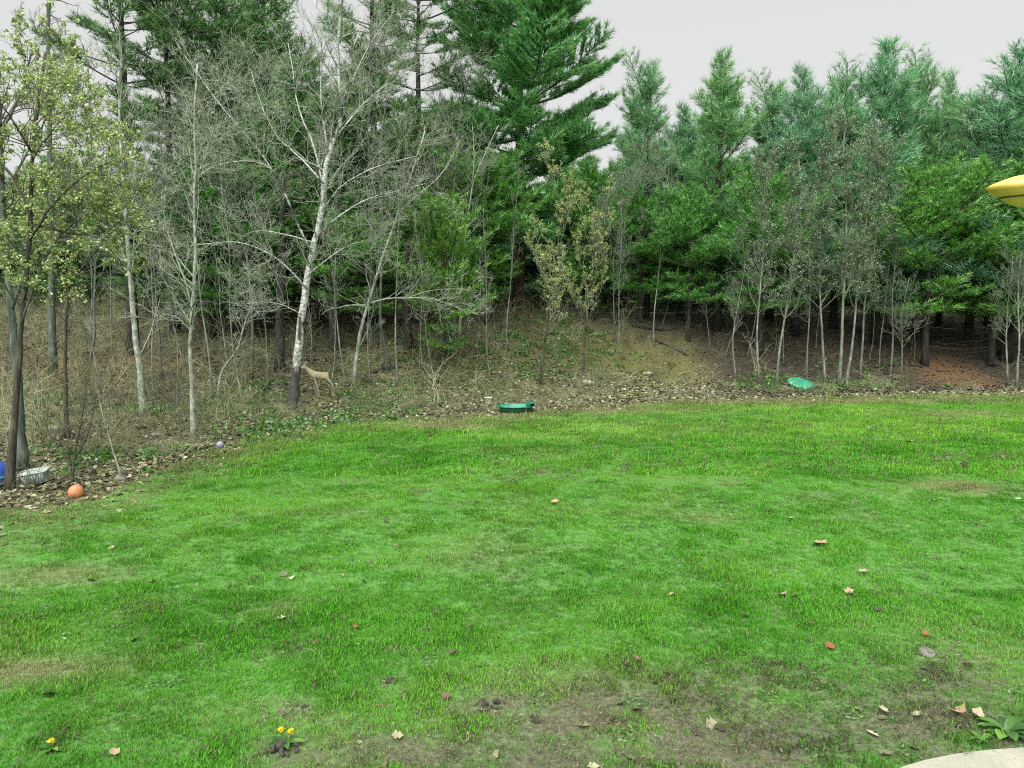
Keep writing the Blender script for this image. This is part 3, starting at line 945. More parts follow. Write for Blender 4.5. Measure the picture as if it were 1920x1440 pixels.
def pine(name, geom, bark_m, needle_m, wood_m, per_bough=False):
    trunk, boughs, dead, (tl, tw, tn) = geom
    o = empty(name, (0, 0, 0))
    trunk.build('trunk', bark_m, o, smooth=True)
    if per_bough:
        for wood, p, d in boughs:
            g = Geo(); tufts(g, p, d, tn, tl, tw)
            b = g.build('bough', needle_m, o)
            if wood:
                w = Geo(); tubes(w, wood, 4)
                w.build('branch', wood_m, b)
    else:
        g = Geo(); tufts(g, np.concatenate([b[1] for b in boughs]), np.concatenate([b[2] for b in boughs]), tn, tl, tw)
        g.build('crown', needle_m, o)
        w = Geo(); tubes(w, [q for b in boughs for q in b[0]], 3)
        w.build('branches', wood_m, o)['kind'] = 'stuff'
    if dead:
        w = Geo(); tubes(w, dead, 3)
        w.build('dead_branches', wood_m, o)['kind'] = 'stuff'
    return o

P_CONE = ([0, .12, .45, .8, 1], [.75, 1, .85, .45, .08])
P_OVAL = ([0, .2, .5, .8, 1], [.55, .9, 1, .65, .12])
P_TOP = ([0, .3, .7, 1], [.6, 1, .8, .15])

def top_h(ty, Y, base_z):
    return CAM_H + (600 - ty) / F * Y * 1.0 - base_z

def place(px, Y):
    x = (px - 960) / F * Y
    return Vector((x, Y, hz(x, Y) - .05))

# --- the tall white pine in the middle
loc = place(975, 43.5)
H = top_h(-170, 43.5, loc.z)
hero = pine('white_pine', pine_geometry(H, 4.4, 6.0, ([0, .1, .3, .6, .85, 1], [.9, 1, .95, .78, .45, .1]), 1.0, -.06, .55, 8, .40, .040, 10, .14, 30, r0=.34, seed=5, inner=.30, droop=.10, side_ratio=.5, rag=.35, flat=.85),
            M_bark_red, M_needle_hero, M_bark_dark, per_bough=True)
hero.location = loc
tag(hero, 'tallest broad white pine in the middle with layered boughs', 'pine tree')

# --- prototypes of the other evergreens
pr_a = pine('pine_tree', pine_geometry(15, 2.0, 3.3, P_CONE, .74, .2, 1.05, 5, .42, .030, 8, .14, 20, seed=21, inner=.2, side_ratio=.55, flat=.0, rag=.5), M_bark_dark, M_needle_blue, M_bark_dark)
pr_b = pine('pine_tree', pine_geometry(15, 2.8, 3.0, P_OVAL, .84, .25, 1.15, 5, .42, .030, 8, .15, 18, seed=22, inner=.2, side_ratio=.55, flat=.0, rag=.6), M_bark_dark, M_needle_blue, M_bark_dark)
pr_c = pine('pine_tree', pine_geometry(22, 9.5, 3.6, P_TOP, 1.0, .0, .5, 5, .36, .04, 9, .17, 60, r0=.25, seed=23, inner=.45, rag=.4), M_bark_dark, M_needle_dark, M_bark_dark)
pr_f = pine('pine_tree', pine_geometry(12, .3, 3.3, P_OVAL, .75, .1, .8, 6, .5, .06, 7, .22, 0, seed=27, inner=.25, side_ratio=.5, flat=.2, rag=.3), M_bark_dark, M_needle_dark, M_bark_dark)
pr_d = pine('young_pine', pine_geometry(6, .9, 2.0, P_OVAL, .5, .05, .8, 5, .26, .03, 9, .13, 0, seed=24, inner=.2, side_ratio=.5, rag=.5), M_bark_brown, M_needle_lime, M_bark_brown)
pr_g = pine('young_pine', pine_geometry(9, 2.6, 3.0, P_OVAL, .62, .0, .7, 6, .30, .034, 9, .14, 6, seed=28, inner=.25, side_ratio=.5, flat=.5, rag=.4, droop=.05), M_bark_dark, M_needle_lime, M_bark_brown)
pr_e = pine('pine_tree', pine_geometry(18, 2.2, 3.6, P_OVAL, .8, .0, .7, 6, .36, .04, 9, .17, 30, r0=.2, seed=25, inner=.25, side_ratio=.48, flat=.2, rag=.35), M_bark_dark, M_needle_dark, M_bark_dark)
PH = {id(pr_g): 9, id(pr_f): 12, id(pr_a): 15, id(pr_b): 15, id(pr_c): 22, id(pr_d): 6, id(pr_e): 18}
used = set()

def put_pine(proto, px, Y, ty, label, wide=1.0, group=None, color=None, cat='pine tree'):
    loc = place(px, Y)
    k = top_h(ty, Y, loc.z) / PH[id(proto)]
    kw = max(.7 * k, wide * (k * .4 + .6)) if wide else k
    if id(proto) not in used:
        used.add(id(proto)); o = proto
        o.location = loc; o.scale = (kw, kw, k); o.rotation_euler = (0, 0, random.uniform(0, 6.28))
        if color:
            for ch in o.children:
                if ch.name.split('.')[0] == 'crown': ch.color = (*color, 1)
        return tag(o, label, cat, group)
    o = copy_tree(proto, loc, (kw, kw, k), random.uniform(0, 6.28), label, group, color)
    if not group and 'group' in o: del o['group']
    o['label'] = label
    return tag(o, label, cat)

GR = 'blue-green pines closing the lawn on the right'
right = [(pr_b, 1210, 42, 150, 'thin see-through pine just right of the tall white pine', .9),
         (pr_a, 1275, 43, 215, 'low pine in the dip right of the thin see-through pine', .9),
         (pr_a, 1342, 40, 122, 'pine with a ragged forked top left of the sky notch', .95),
         (pr_b, 1440, 42, 185, 'short pine on the right side of the sky notch', 1),
         (pr_a, 1490, 40, 150, 'pine with two thin spires left of the tallest right-hand pine', 1),
         (pr_b, 1560, 41, 170, 'narrow pine behind the grey bare saplings', 1.05),
         (pr_a, 1642, 39, 100, 'tallest pine of the right-hand row, behind the grey saplings', 1.1),
         (pr_b, 1704, 41, 150, 'shoulder pine close right of the tallest right-hand pine', .9),
         (pr_a, 1757, 42, 160, 'slim pine with a single spire left of the blue-green corner pine', .8),
         (pr_a, 1885, 37.5, 110, 'wide blue-green pine in the corner behind the yellow dish', 1.25),
         (pr_b, 1815, 39, 200, 'pine leaning into the corner pine above the rusty path', 1.1)]
BLUE = [(1, 1, .95), (.95, 1.02, 1.1), (.95, .98, .75), (1.15, 1.08, 1.0), (1.0, 1.0, 1.2)]
for k, (p, px, Y, ty, lab, w) in enumerate(right):
    put_pine(p, px, Y, ty, lab, w, GR, BLUE[k % 5])
LAB2 = ['behind the thin see-through pine, just right of the tall white pine', 'in the dip behind the low pine', 'behind the ragged forked top', 'low in the sky notch', 'behind the short pine right of the sky notch', 'behind the narrow pine and its spired neighbour',
        'behind the grey bare thicket, left of the tallest right-hand pine', 'right behind the shoulder pine', 'behind the slim single-spired pine', 'left of the corner pine, behind the leaning one', 'behind the corner pine', 'cut by the right photo edge above the yellow dish', 'outermost at the right edge']
for k, (px, Y, ty) in enumerate(((1180, 56, 255), (1245, 58, 290), (1310, 60, 240), (1385, 57, 300), (1425, 62, 260), (1520, 58, 235), (1600, 60, 225), (1680, 57, 240), (1735, 60, 260), (1800, 58, 280), (1850, 54, 210), (1960, 44, 160), (2030, 46, 180))):
    put_pine(random.choice([pr_a, pr_b]), px, Y, ty, 'second-row pine ' + LAB2[k], 1.1, 'second row of pines on the right', random.choice(BLUE))

for pp, px, Y, ty, w, lab in ((pr_g, 1425, 37.5, 340, .9, 'bright green young pine left of the grey bare saplings'), (pr_g, 1290, 38.5, 370, .9, 'bright green young pine beside the mossy bank'),
                       (pr_g, 1735, 36.5, 330, 1.15, 'bright green pine with wide low boughs left of the rusty path'), (pr_g, 1858, 37, 335, 1.2, 'bright green pine whose boughs roof the rusty path'), (pr_g, 1960, 36, 350, 1.2, 'bright green low pine at the right edge under the yellow dish'),
                       (pr_d, 832, 32, 385, 1.0, 'bright yellow-green young pine right of the leaning birch'), (pr_g, 672, 34, 420, 1.0, 'small bright green pine behind the white-barked tree'),
                       (pr_g, 905, 38, 310, 1, 'young pine between the leaning birch and the tall white pine'), (pr_g, 1110, 41, 330, 1, 'young pine at the right foot of the tall white pine'),
                       (pr_g, 1200, 40, 380, 1.1, 'young pine at the left end of the mossy bank'), (pr_g, 470, 34, 330, 1.1, 'young pine in the shade behind the small crooked sapling')):
    put_pine(pp, px, Y, ty, lab, w, 'young bright green pines', random.choice([(1, 1, 1), (.8, .95, .9), (1.1, 1, .8)]))

left = [(pr_c, 250, 33, -190, 'dark pine with a bare pole trunk behind the left saplings', 1.0),
        (pr_c, 330, 36, -90, 'dark pine right of the bare pole trunk, tufted at the top', .9),
        (pr_e, 425, 39, -60, 'green pine above the left crooked sapling', 1),
        (pr_e, 510, 41, -20, 'green pine with its top just under the photo edge', 1),
        (pr_e, 575, 36, 130, 'dense dark pine right behind the white-barked tree', 1),
        (pr_c, 705, 36, -190, 'dark tall pine behind the leaning birch', .9),
        (pr_e, 690, 38, 120, 'dark pine filling the wood behind the leaning birch', 1.1),
        (pr_c, 790, 40, -120, 'tall ragged pine left of the tall white pine', .9),
        (pr_e, 785, 38, 230, 'dark pine behind the bright yellow-green young pine', 1.1),
        (pr_e, 400, 35, 270, 'low dark pine behind the two pale saplings', 1),
        (pr_e, 490, 35, 240, 'low dark pine left of the white-barked tree crown', 1),
        (pr_e, 290, 41, 330, 'low dark pine behind the bare pole trunk', 1.2),
        (pr_e, 130, 42, 300, 'low dark pine far behind the yellow-green leafy tree', 1.2)]
for k, (p, px, Y, ty, lab, w) in enumerate(left):
    put_pine(p, px, Y, ty, lab, w, 'dark pines of the wood on the left', [(1, 1, 1), (.85, .9, .85), (1.1, 1.1, 1.0)][k % 3])
FARL = 'evergreen of the deep wood showing only through gaps between nearer trees'
for k in range(86):
    row = k % 2
    px = -220 + k * 27.5 + random.uniform(-20, 20); Y = random.uniform(54, 62) if row else random.uniform(66, 84)
    ty = random.uniform(340, 440) if px < 360 else random.uniform(230, 380) if px < 900 else random.uniform(300, 420)
    put_pine(pr_f, px, Y, ty, FARL, 1.25, 'evergreens deep in the wood', random.choice([(.7, .8, .75), (.9, .9, .85), (.8, .95, .95), (1, 1, 1)]))

# --- the white-barked tree in front
b0 = hit(546, 776)
YB = b0.y
def W(pts, Y, drift=0.0, first=None):
    P = px_line(pts, Y, drift)
    if first is not None: P[0] = first
    return P
birch_trunk = W([(546, 776), (555, 700), (561, 640), (568, 580), (578, 510), (592, 450), (604, 392), (607, 340), (613, 292), (636, 248), (641, 190), (632, 110), (640, 20), (645, -60)], YB, .5, b0)
limbs = [(W([(585, 475), (562, 430), (546, 392), (520, 330), (482, 276), (445, 235), (405, 188), (352, 112), (318, 60)], YB, -1.2), .055, 17),
         (W([(606, 355), (598, 310), (585, 262), (560, 215), (552, 150), (540, 80)], YB + .3, .8), .055, 16),
         (W([(615, 290), (606, 230), (600, 160), (605, 80), (590, 0)], YB + .3, -.5), .05, 14),
         (W([(604, 395), (640, 345), (690, 318), (745, 300), (790, 290)], YB, -1.0), .04, 13),
         (W([(596, 440), (640, 400), (690, 370), (760, 355), (810, 340)], YB, 1.2), .04, 13),
         (W([(574, 540), (540, 500), (500, 470), (450, 452), (400, 455), (350, 462)], YB, -1.0), .035, 15),
         (W([(590, 455), (540, 440), (490, 430), (455, 440), (430, 470)], YB, 1.0), .03, 12),
         (W([(566, 590), (530, 570), (495, 565), (455, 570)], YB, -.8), .025, 12),
         (W([(636, 250), (675, 200), (715, 165), (760, 130), (800, 110)], YB + .3, .8), .045, 15),
         (W([(640, 195), (670, 130), (700, 70), (740, 20)], YB + .4, -.8), .04, 13),
         (W([(578, 515), (620, 480), (660, 455), (700, 450)], YB, .8), .03, 12),
         (W([(520, 330), (505, 310), (470, 300), (420, 305), (380, 320), (360, 350)], YB - .5, -.8), .03, 12),
         (W([(607, 345), (570, 300), (520, 262), (490, 200), (470, 130)], YB, 1.2), .04, 13)]
birch = bare_tree('birch_tree', 'leafless white-barked tree with a dark foot, standing before the pale deer', 'birch tree', birch_trunk, .155, .03, [(a, b * .72, c) for a, b, c in limbs], 26,
                  M_birch, M_twig_pale, maxlev=3, kids=(0, 7, 5, 2), twig_L=2.0, rmin=.0055, tfrom=.3, up=.08)

# --- slim pale saplings on the left and in the middle
def sapling(name, label, cat, pts, r, twigs, mat, twig_mat, L=1.2, drift=0.0, limbs=(), **kw):
    p0 = hit(*pts[0])
    tr = W(pts, p0.y, drift, p0)
    lm = [(W(lp, p0.y, ld), lr, lc) for lp, lr, lc, ld in limbs]
    return bare_tree(name, label, cat, tr, r, r * .3, lm, int(twigs * .8), mat, twig_mat, twig_L=L, **kw)

sapling('sapling', 'pale straight sapling left of the bent sapling, leaning slightly left', 'sapling',
        [(270, 785), (263, 690), (250, 600), (243, 500), (236, 400), (229, 300), (224, 200), (226, 90)], .10, 40, M_bark_pale, M_twig_pale, 1.7, limbs=[
            ([(260, 670), (275, 645), (290, 600), (300, 560)], .03, 6, .3), ([(243, 500), (215, 440), (195, 360), (180, 300)], .03, 10, .5), ([(236, 410), (265, 340), (290, 270)], .03, 10, -.4)], kids=(0, 6, 5, 3))
sapling('sapling', 'slender pale sapling with a kinked stem, foot at the lawn edge', 'sapling',
        [(362, 832), (361, 740), (355, 650), (361, 570), (368, 450), (362, 385), (367, 330), (364, 220), (370, 120)], .060, 34, M_bark_pale, M_twig_pale, 1.4, limbs=[
            ([(360, 575), (345, 520), (318, 450), (305, 410), (310, 350)], .026, 10, .4), ([(368, 330), (385, 300), (400, 240)], .02, 8, .3), ([(357, 620), (330, 590), (300, 590)], .012, 4, .2)], kids=(0, 6, 5, 3))
sapling('sapling', 'small crooked pale sapling bending right beside the white-barked tree', 'sapling',
        [(409, 738), (414, 696), (447, 655), (457, 612), (470, 575), (500, 545)], .045, 22, M_bark_pale, M_twig_pale, 1.0, limbs=[
            ([(455, 620), (440, 580), (430, 540)], .02, 8, .2), ([(458, 610), (478, 585), (510, 580)], .02, 8, .2)], kids=(0, 6, 5, 3))
sapling('leaning_birch', 'thin pale birch leaning to the right, right of the deer', 'birch tree',
        [(664, 722), (671, 640), (690, 570), (718, 480), (746, 400), (771, 330), (797, 245)], .075, 26, M_bark_pale, M_twig_pale, 1.5, limbs=[
            ([(690, 572), (655, 572), (610, 582), (603, 590)], .04, 2, -.4), ([(690, 570), (725, 558), (760, 560), (800, 556), (850, 572), (880, 590)], .035, 18, -.6),
            ([(668, 660), (690, 620), (700, 585)], .025, 4, .2), ([(760, 560), (800, 545), (850, 540), (895, 545)], .02, 10, -.5),
            ([(746, 400), (790, 360), (830, 330), (860, 270)], .03, 10, .5)], kids=(0, 6, 5, 3))
sapling('sapling', 'forked thin sapling left of the tall white pine', 'sapling',
        [(862, 640), (865, 560), (868, 480), (878, 400), (888, 335), (910, 285), (935, 235)], .06, 24, M_bark_pale, M_twig_pale, 1.5, limbs=[([(886, 345), (890, 290), (885, 230)], .03, 10, .4)], kids=(0, 6, 5, 3))

# --- the leafing trees at the left edge
t0 = hit(18, 921)
tr = W([(18, 921), (27, 780), (37, 640), (50, 500), (58, 400), (60, 300), (70, 200), (85, 100)], t0.y, .4, t0)
lim = [(W([(40, 610), (60, 540), (90, 470), (130, 420), (190, 390)], t0.y, .5), .022, 16), (W([(55, 450), (100, 380), (150, 330), (215, 300)], t0.y, -.4), .022, 18),
       (W([(58, 400), (25, 330), (-20, 280), (-60, 250)], t0.y, .6), .022, 16), (W([(60, 300), (100, 240), (140, 200)], t0.y, .4), .02, 14), (W([(50, 500), (10, 450), (-40, 420)], t0.y, .3), .02, 10),
       (W([(62, 290), (20, 220), (-20, 170)], t0.y, -.5), .02, 14), (W([(70, 420), (130, 440), (200, 440), (240, 400)], t0.y, .8), .018, 10)]
bare_tree('leafing_tree', 'dark slim trunk at the left edge under fresh yellow-green leaves', 'tree', tr, .062, .022, lim, 14, M_bark_brown, M_twig_brown, maxlev=3, kids=(0, 5, 4, 3),
          twig_L=1.05, rmin=.004, tfrom=.4, leaf=(M_leaf_yellow, .042, 14, 'leaves'), up=.05)
t1 = hit(40, 880)
tr = W([(40, 880), (36, 780), (30, 680), (22, 580), (12, 480), (4, 380), (0, 250), (-6, 100)], t1.y, .3, t1)
bare_tree('grey_tree', 'furrowed grey-green trunk close behind the dark slim trunk at the left edge', 'tree', tr, .095, .03, [
    (W([(22, 580), (50, 500), (60, 420)], t1.y, .3), .03, 8), (W([(4, 380), (40, 300), (90, 230), (100, 150)], t1.y, .6), .03, 12), (W([(0, 250), (40, 180), (60, 100)], t1.y, .3), .03, 12)], 12, M_bark_greygreen, M_twig_brown,
    maxlev=3, kids=(0, 5, 4, 3), twig_L=1.2, rmin=.005, tfrom=.5, leaf=(M_leaf_yellow, .055, 9, 'leaves'))
p0 = at(120, 700, 18.5); p0.z = hz(p0.x, p0.y)
bare_tree('leafing_tree', 'slight leafing tree behind the left edge trunks, with spreading yellow-green sprays', 'tree', W([(120, 760), (122, 640), (128, 540), (140, 440), (150, 340)], 18.5, .3, p0), .05, .015, [
    (W([(128, 540), (170, 480), (215, 420), (235, 370)], 18.5, .4), .02, 14), (W([(140, 440), (100, 390), (60, 350)], 18.5, .4), .02, 14), (W([(145, 390), (180, 330), (210, 290)], 18.5, -.4), .02, 14)], 14,
    M_bark_brown, M_twig_brown, maxlev=3, kids=(0, 5, 4, 3), twig_L=1.0, rmin=.005, tfrom=.45, leaf=(M_leaf_yellow, .075, 5, 'leaves'))
t2 = hit(135, 906)
bare_tree('bare_shrub', 'bare brown shrub of thin stems behind the orange ball', 'shrub', W([(135, 906), (141, 850), (150, 800), (158, 760), (160, 720)], t2.y, .2, t2), .022, .008, [
    (W([(136, 890), (125, 840), (130, 790), (122, 750)], t2.y, .2), .012, 6), (W([(141, 860), (165, 820), (175, 770), (185, 720)], t2.y, -.2), .012, 6), (W([(150, 800), (170, 770), (205, 740)], t2.y, .2), .01, 6)], 8,
    M_bark_brown, M_twig_brown, maxlev=3, kids=(0, 4, 3, 2), twig_L=.6, rmin=.004)
t3 = hit(228, 893)
bare_tree('leaning_stick', 'thin pale dead pole leaning left at the lawn edge', 'stick', W([(228, 893), (210, 840), (192, 775), (180, 725)], t3.y, .3, t3), .014, .009, [], 0, M_twig_pale, M_twig_pale)

# --- two saplings coming into pale leaf, in front of the tall pine
for pts, lab, r in (([(1014, 722), (1020, 640), (1032, 560), (1045, 470), (1055, 390), (1062, 330)], 'pale leafing sapling straight before the tall white pine trunk, the taller of the two', .05),
                    ([(1093, 705), (1098, 620), (1106, 540), (1115, 480), (1120, 410)], 'pale yellow-green leafing sapling right of the taller leafing one', .045)):
    p0 = hit(*pts[0]); tr = W(pts, p0.y, .3, p0)
    lm = []
    for k in range(6):
        i = 1 + k % (len(pts) - 2); sx = (-1) ** k
        x0, y0 = pts[i]
        lm.append((W([(x0, y0), (x0 + sx * 18, y0 - 50), (x0 + sx * random.uniform(22, 40), y0 - random.uniform(90, 130))], p0.y, random.uniform(-.6, .6)), .02, 10))
    bare_tree('leafing_sapling', lab, 'sapling', tr, r, .012, lm, 22, M_bark_brown, M_twig_pale, maxlev=3, kids=(0, 4, 3, 2), twig_L=1.1, rmin=.006,
              leaf=(M_leaf_pale, .052, 15, 'leaves'), group='two leafing saplings before the tall white pine', up=.3, ang=(.3, .7), tfrom=.35)

# --- grey bare saplings on the right
grey = [([(1425, 722), (1418, 640), (1424, 560), (1432, 470), (1430, 380), (1440, 300)], .045, 'leftmost grey bare sapling of the thicket by the green lid'),
        ([(1455, 724), (1462, 650), (1478, 560), (1490, 470), (1500, 380), (1498, 300)], .05, 'grey bare sapling just left of the green lid, leaning right'),
        ([(1548, 722), (1542, 650), (1538, 560), (1536, 470), (1545, 370), (1550, 290)], .055, 'grey bare sapling rising close right of the green lid'),
        ([(1572, 722), (1578, 660), (1580, 590), (1584, 500), (1588, 400), (1580, 290), (1585, 240)], .07, 'stoutest pale stem of the grey thicket right of the green lid'),
        ([(1585, 722), (1597, 660), (1603, 600), (1608, 520), (1625, 420), (1632, 330), (1640, 260)], .055, 'pale stem of the grey thicket that leans right'),
        ([(1612, 715), (1618, 640), (1620, 570), (1640, 470), (1650, 380), (1660, 300)], .05, 'rightmost tall stem of the grey thicket, twiggy top'),
        ([(1668, 710), (1675, 640), (1672, 560), (1680, 480), (1685, 420)], .04, 'thin lone stem between the grey thicket and the rusty path'),
        ([(1690, 712), (1692, 650), (1690, 590), (1705, 520)], .03, 'shortest thin stem left of the rusty path'),
        ([(1512, 716), (1514, 640), (1520, 560), (1516, 470), (1530, 380)], .04, 'thin grey stem rising straight behind the green lid'),
        ([(1890, 722), (1886, 640), (1890, 560), (1900, 480)], .04, 'thin pale sapling right of the rusty path'),
        ([(1906, 725), (1912, 640), (1908, 560), (1915, 470)], .045, 'pale sapling at the right edge beside the lawn'),
        ([(1380, 712), (1372, 640), (1384, 570), (1398, 500), (1390, 430)], .035, 'slight leaning sapling at the right foot of the mossy bank'),
        ([(1362, 660), (1385, 600), (1392, 550), (1400, 500)], .03, 'slanting pale stem above the mossy bank')]
for pts, r, lab in grey:
    sapling('bare_sapling', lab, 'sapling', pts, r, 64 if len(pts) > 5 else 26, M_bark_grey, M_twig_grey, 1.45, drift=random.uniform(-.8, .8), kids=(0, 6, 5, 3), rmin=.008, up=.2,
            leaf=(M_bud, .06, 6, 'buds') if len(pts) > 5 else None, group='bare saplings along the right edge of the wood', tfrom=.3)

# --- bare grey trees and pole trunks farther back in the wood
def proto_bare(seed, H, r):
    random.seed(seed)
    P = np.stack([np.cumsum(rng.normal(0, .12, 9)), np.cumsum(rng.normal(0, .12, 9)), np.linspace(0, H, 9)], -1); P[0, :2] = 0
    lm = []
    for k in range(7):
        i = 3 + k % 5; a = random.uniform(0, 6.28); L = random.uniform(1.6, 3.0)
        q = P[i]
        lm.append((np.array([q, q + np.array([math.cos(a) * .5, math.sin(a) * .5, .6]) * L * .5, q + np.array([math.cos(a) * .8, math.sin(a) * .8, 1.2]) * L * .8]), r * .4, 14))
    return bare_tree('bare_tree', 'x', 'tree', P, r, .015, lm, 20, M_bark_greygreen, M_twig_grey, maxlev=3, kids=(0, 5, 4, 2), twig_L=1.7, rmin=.008, up=.15)
bt = [proto_bare(1, 11, .058), proto_bare(2, 12, .052), proto_bare(3, 9, .042)]
random.seed(5)
spots = [(155, 29, 1, 1.0), (300, 30, 2, 1.1), (470, 30, 0, 1.1), (735, 31, 1, 1.2), (850, 35, 0, 1.1), (1150, 38, 2, .9), (1240, 40, 1, .7)]
BLAB = ['left of the pale straight sapling', 'between the straight and the kinked sapling', 'behind the small crooked sapling', 'right of the leaning birch foot',
        'left of the forked thin sapling', 'right of both leafing saplings', 'on top of the mossy bank']
BLAB = ['leafless grey tree ' + q for q in BLAB]
first = set()
for px, Y, k, s in spots:
    loc = place(px, Y); loc.z += .05
    lab = BLAB[spots.index((px, Y, k, s))]
    if k not in first:
        first.add(k); o = bt[k]; o.location = loc; o.scale = (s, s, s)
    else:
        o = copy_tree(bt[k], loc, s, random.uniform(0, 6.28))
    tag(o, lab, 'tree', 'leafless trees back in the wood')

LAND = [(18, 'the dark slim trunk at the left edge'), (135, 'the bare brown shrub'), (265, 'the pale straight sapling'), (360, 'the kinked sapling'), (415, 'the small crooked sapling'), (525, 'the dark trunk left of the white-barked tree'),
        (560, 'the white-barked tree'), (606, 'the deer'), (668, 'the leaning birch'), (765, 'the dark trunk right of the leaning birch'), (862, 'the forked thin sapling'), (975, 'the tall white pine'), (1017, 'the taller leafing sapling'),
        (1095, 'the yellow-green leafing sapling'), (1275, 'the dark trunk by the mossy bank'), (1380, 'the slight leaning sapling'), (1425, 'the leftmost grey sapling'), (1512, 'the green sandbox cover'), (1575, 'the stoutest stem of the grey thicket'),
        (1612, 'the rightmost tall stem of the grey thicket'), (1670, 'the lone stem left of the rusty path'), (1790, 'the rusty path')]
seen_labels = set()
def thin_label(px, Y):
    for q, nm in sorted(LAND, key=lambda l: abs(l[0] - px)):
        side = 'left' if px < q else 'right'
        for word in ('just ' + side + ' of', 'farther ' + side + ' of'):
            lab = f'thin leafless sapling {word} {nm}'
            if lab not in seen_labels:
                seen_labels.add(lab); return lab
thin = None
THIN = [(185, 25), (215, 30), (285, 27), (330, 26), (345, 31), (395, 27), (430, 29), (455, 26), (500, 28), (585, 30), (615, 28), (650, 29), (690, 28), (715, 33), (745, 29), (785, 31), (815, 30), (835, 34), (895, 33), (920, 31), (950, 35), (1040, 36), (1160, 37), (1225, 38), (1330, 38), (1400, 37), (1470, 37), (1530, 38), (1630, 37), (1650, 36), (1715, 37)]
for k, (px, Y) in enumerate(THIN):
    loc = place(px, Y); loc.z += .05
    if k < 3:
        Hs = (6, 7.5, 9)[k]
        P = np.stack([np.cumsum(rng.normal(0, .07, 8)), np.cumsum(rng.normal(0, .07, 8)), np.linspace(0, Hs, 8)], -1); P[0, :2] = 0
        o = bare_tree('thin_sapling', 'x', 'sapling', P, .024 + .004 * k, .008, [], 18, M_bark_grey, M_twig_grey, maxlev=3, kids=(0, 5, 3, 2), twig_L=1.15, rmin=.006, up=.25, ang=(.4, .9))
        thin = (thin or []) + [o]; o.location = loc
    else:
        o = copy_tree(thin[k % 3], loc, random.uniform(.75, 1.15), random.uniform(0, 6.28))
        o.rotation_euler = (random.uniform(-.08, .08), random.uniform(-.1, .1), random.uniform(0, 6.28))
    tag(o, thin_label(px, Y), 'sapling', 'thin saplings of the wooded bank')

def pole(pts, r, lab, mat=M_bark_dark, Y=None, dead=20):
    p0 = hit(*pts[0]) if Y is None else None
    Yp = p0.y if Y is None else Y
    P = W(pts, Yp, .4, p0)
    if Y is not None: P[0, 2] = hz(P[0, 0], P[0, 1])
    return bare_tree('tree_trunk', lab, 'tree trunk', P, r, r * .55, [], dead, mat, M_twig_brown, maxlev=2, kids=(0, 4, 3), twig_L=1.3, rmin=.008, up=-.05, tfrom=.2, ang=(1.2, 1.7))
pole([(525, 695), (524, 620), (526, 560), (530, 450), (532, 330)], .17, 'dark straight trunk left of the white-barked tree foot')
pole([(628, 655), (626, 610), (624, 560), (630, 450), (632, 360)], .2, 'thick dark trunk on the bank above the deer')
pole([(765, 655), (763, 600), (760, 540), (765, 450)], .16, 'dark trunk on the bank right of the leaning birch')
pole([(96, 640), (95, 400), (93, 180), (90, 60), (92, -60)], .12, 'tall grey pole trunk above the yellow-green leafy tree', M_bark_greygreen, Y=30)
pole([(1275, 640), (1274, 560), (1276, 470), (1278, 380)], .12, 'dark trunk standing behind the mossy bank', Y=43)
pole([(1850, 640), (1852, 560), (1848, 470)], .14, 'dark trunk in the shade right of the rusty path', Y=42)
pole([(1735, 640), (1738, 560), (1740, 470)], .11, 'dark trunk in the shade left of the rusty path', Y=41)

# ------------------------------------------------------------------ small things on the ground
def lathe(profile, seg=40, wave=None):
    """profile: (r, z) pairs; wave(angle, r) scales the radius"""
    a = np.arange(seg) * 2 * math.pi / seg
    v = []
    for r, z in profile:
        k = np.array([wave(t, r) for t in a]) if wave else np.ones(seg)
        v.append(np.stack([np.cos(a) * r * k, np.sin(a) * r * k, np.full(seg, z)], -1))
    v = np.array(v); n = len(profile)
    idx = np.arange(n * seg).reshape(n, seg)
    p, q = idx[:-1], idx[1:]
    f4 = np.stack([p, np.roll(p, -1, 1), np.roll(q, -1, 1), q], -1).reshape(-1, 4)
    g = Geo(); g.add(v, f4=f4)
    return g

M_green = plain('green_plastic', (0.012, 0.13, 0.07), .4, .25, 9)
M_green2 = plain('green_plastic_faded', (0.02, 0.20, 0.11), .45, .25, 9)
M_water, nt, N, L = newmat('rain_water')
b = N['Principled BSDF']; b.inputs['Base Color'].default_value = (0.10, 0.22, 0.22, 1); b.inputs['Roughness'].default_value = .06

# open sandbox tray holding rain water
p = hit(967, 773)
o = empty('sandbox', p + Vector((0, .1, .01)), .3)
scal = lambda t, r: 1 + (.035 * abs(math.cos(t * 6)) if r > .45 else 0)
lathe([(.02, .02), (.44, .02), (.47, .0), (.50, .10), (.53, .19), (.575, .20), (.58, .17), (.565, .165)], 72, scal).build('tray', M_green, o, smooth=True)
lathe([(.545, .188), (.50, .17), (.46, .06), (.02, .055)], 72, scal).build('liner', M_green2, o, smooth=True)
w = lathe([(.487, .125), (.25, .125), (.01, .125)], 48); w.build('water', M_water, o)
seat = lathe([(.40, .20), (.575, .215), (.60, .225), (.57, .27), (.42, .24), (.40, .20)], 48)
V_ = np.concatenate(seat.v); keepv = None
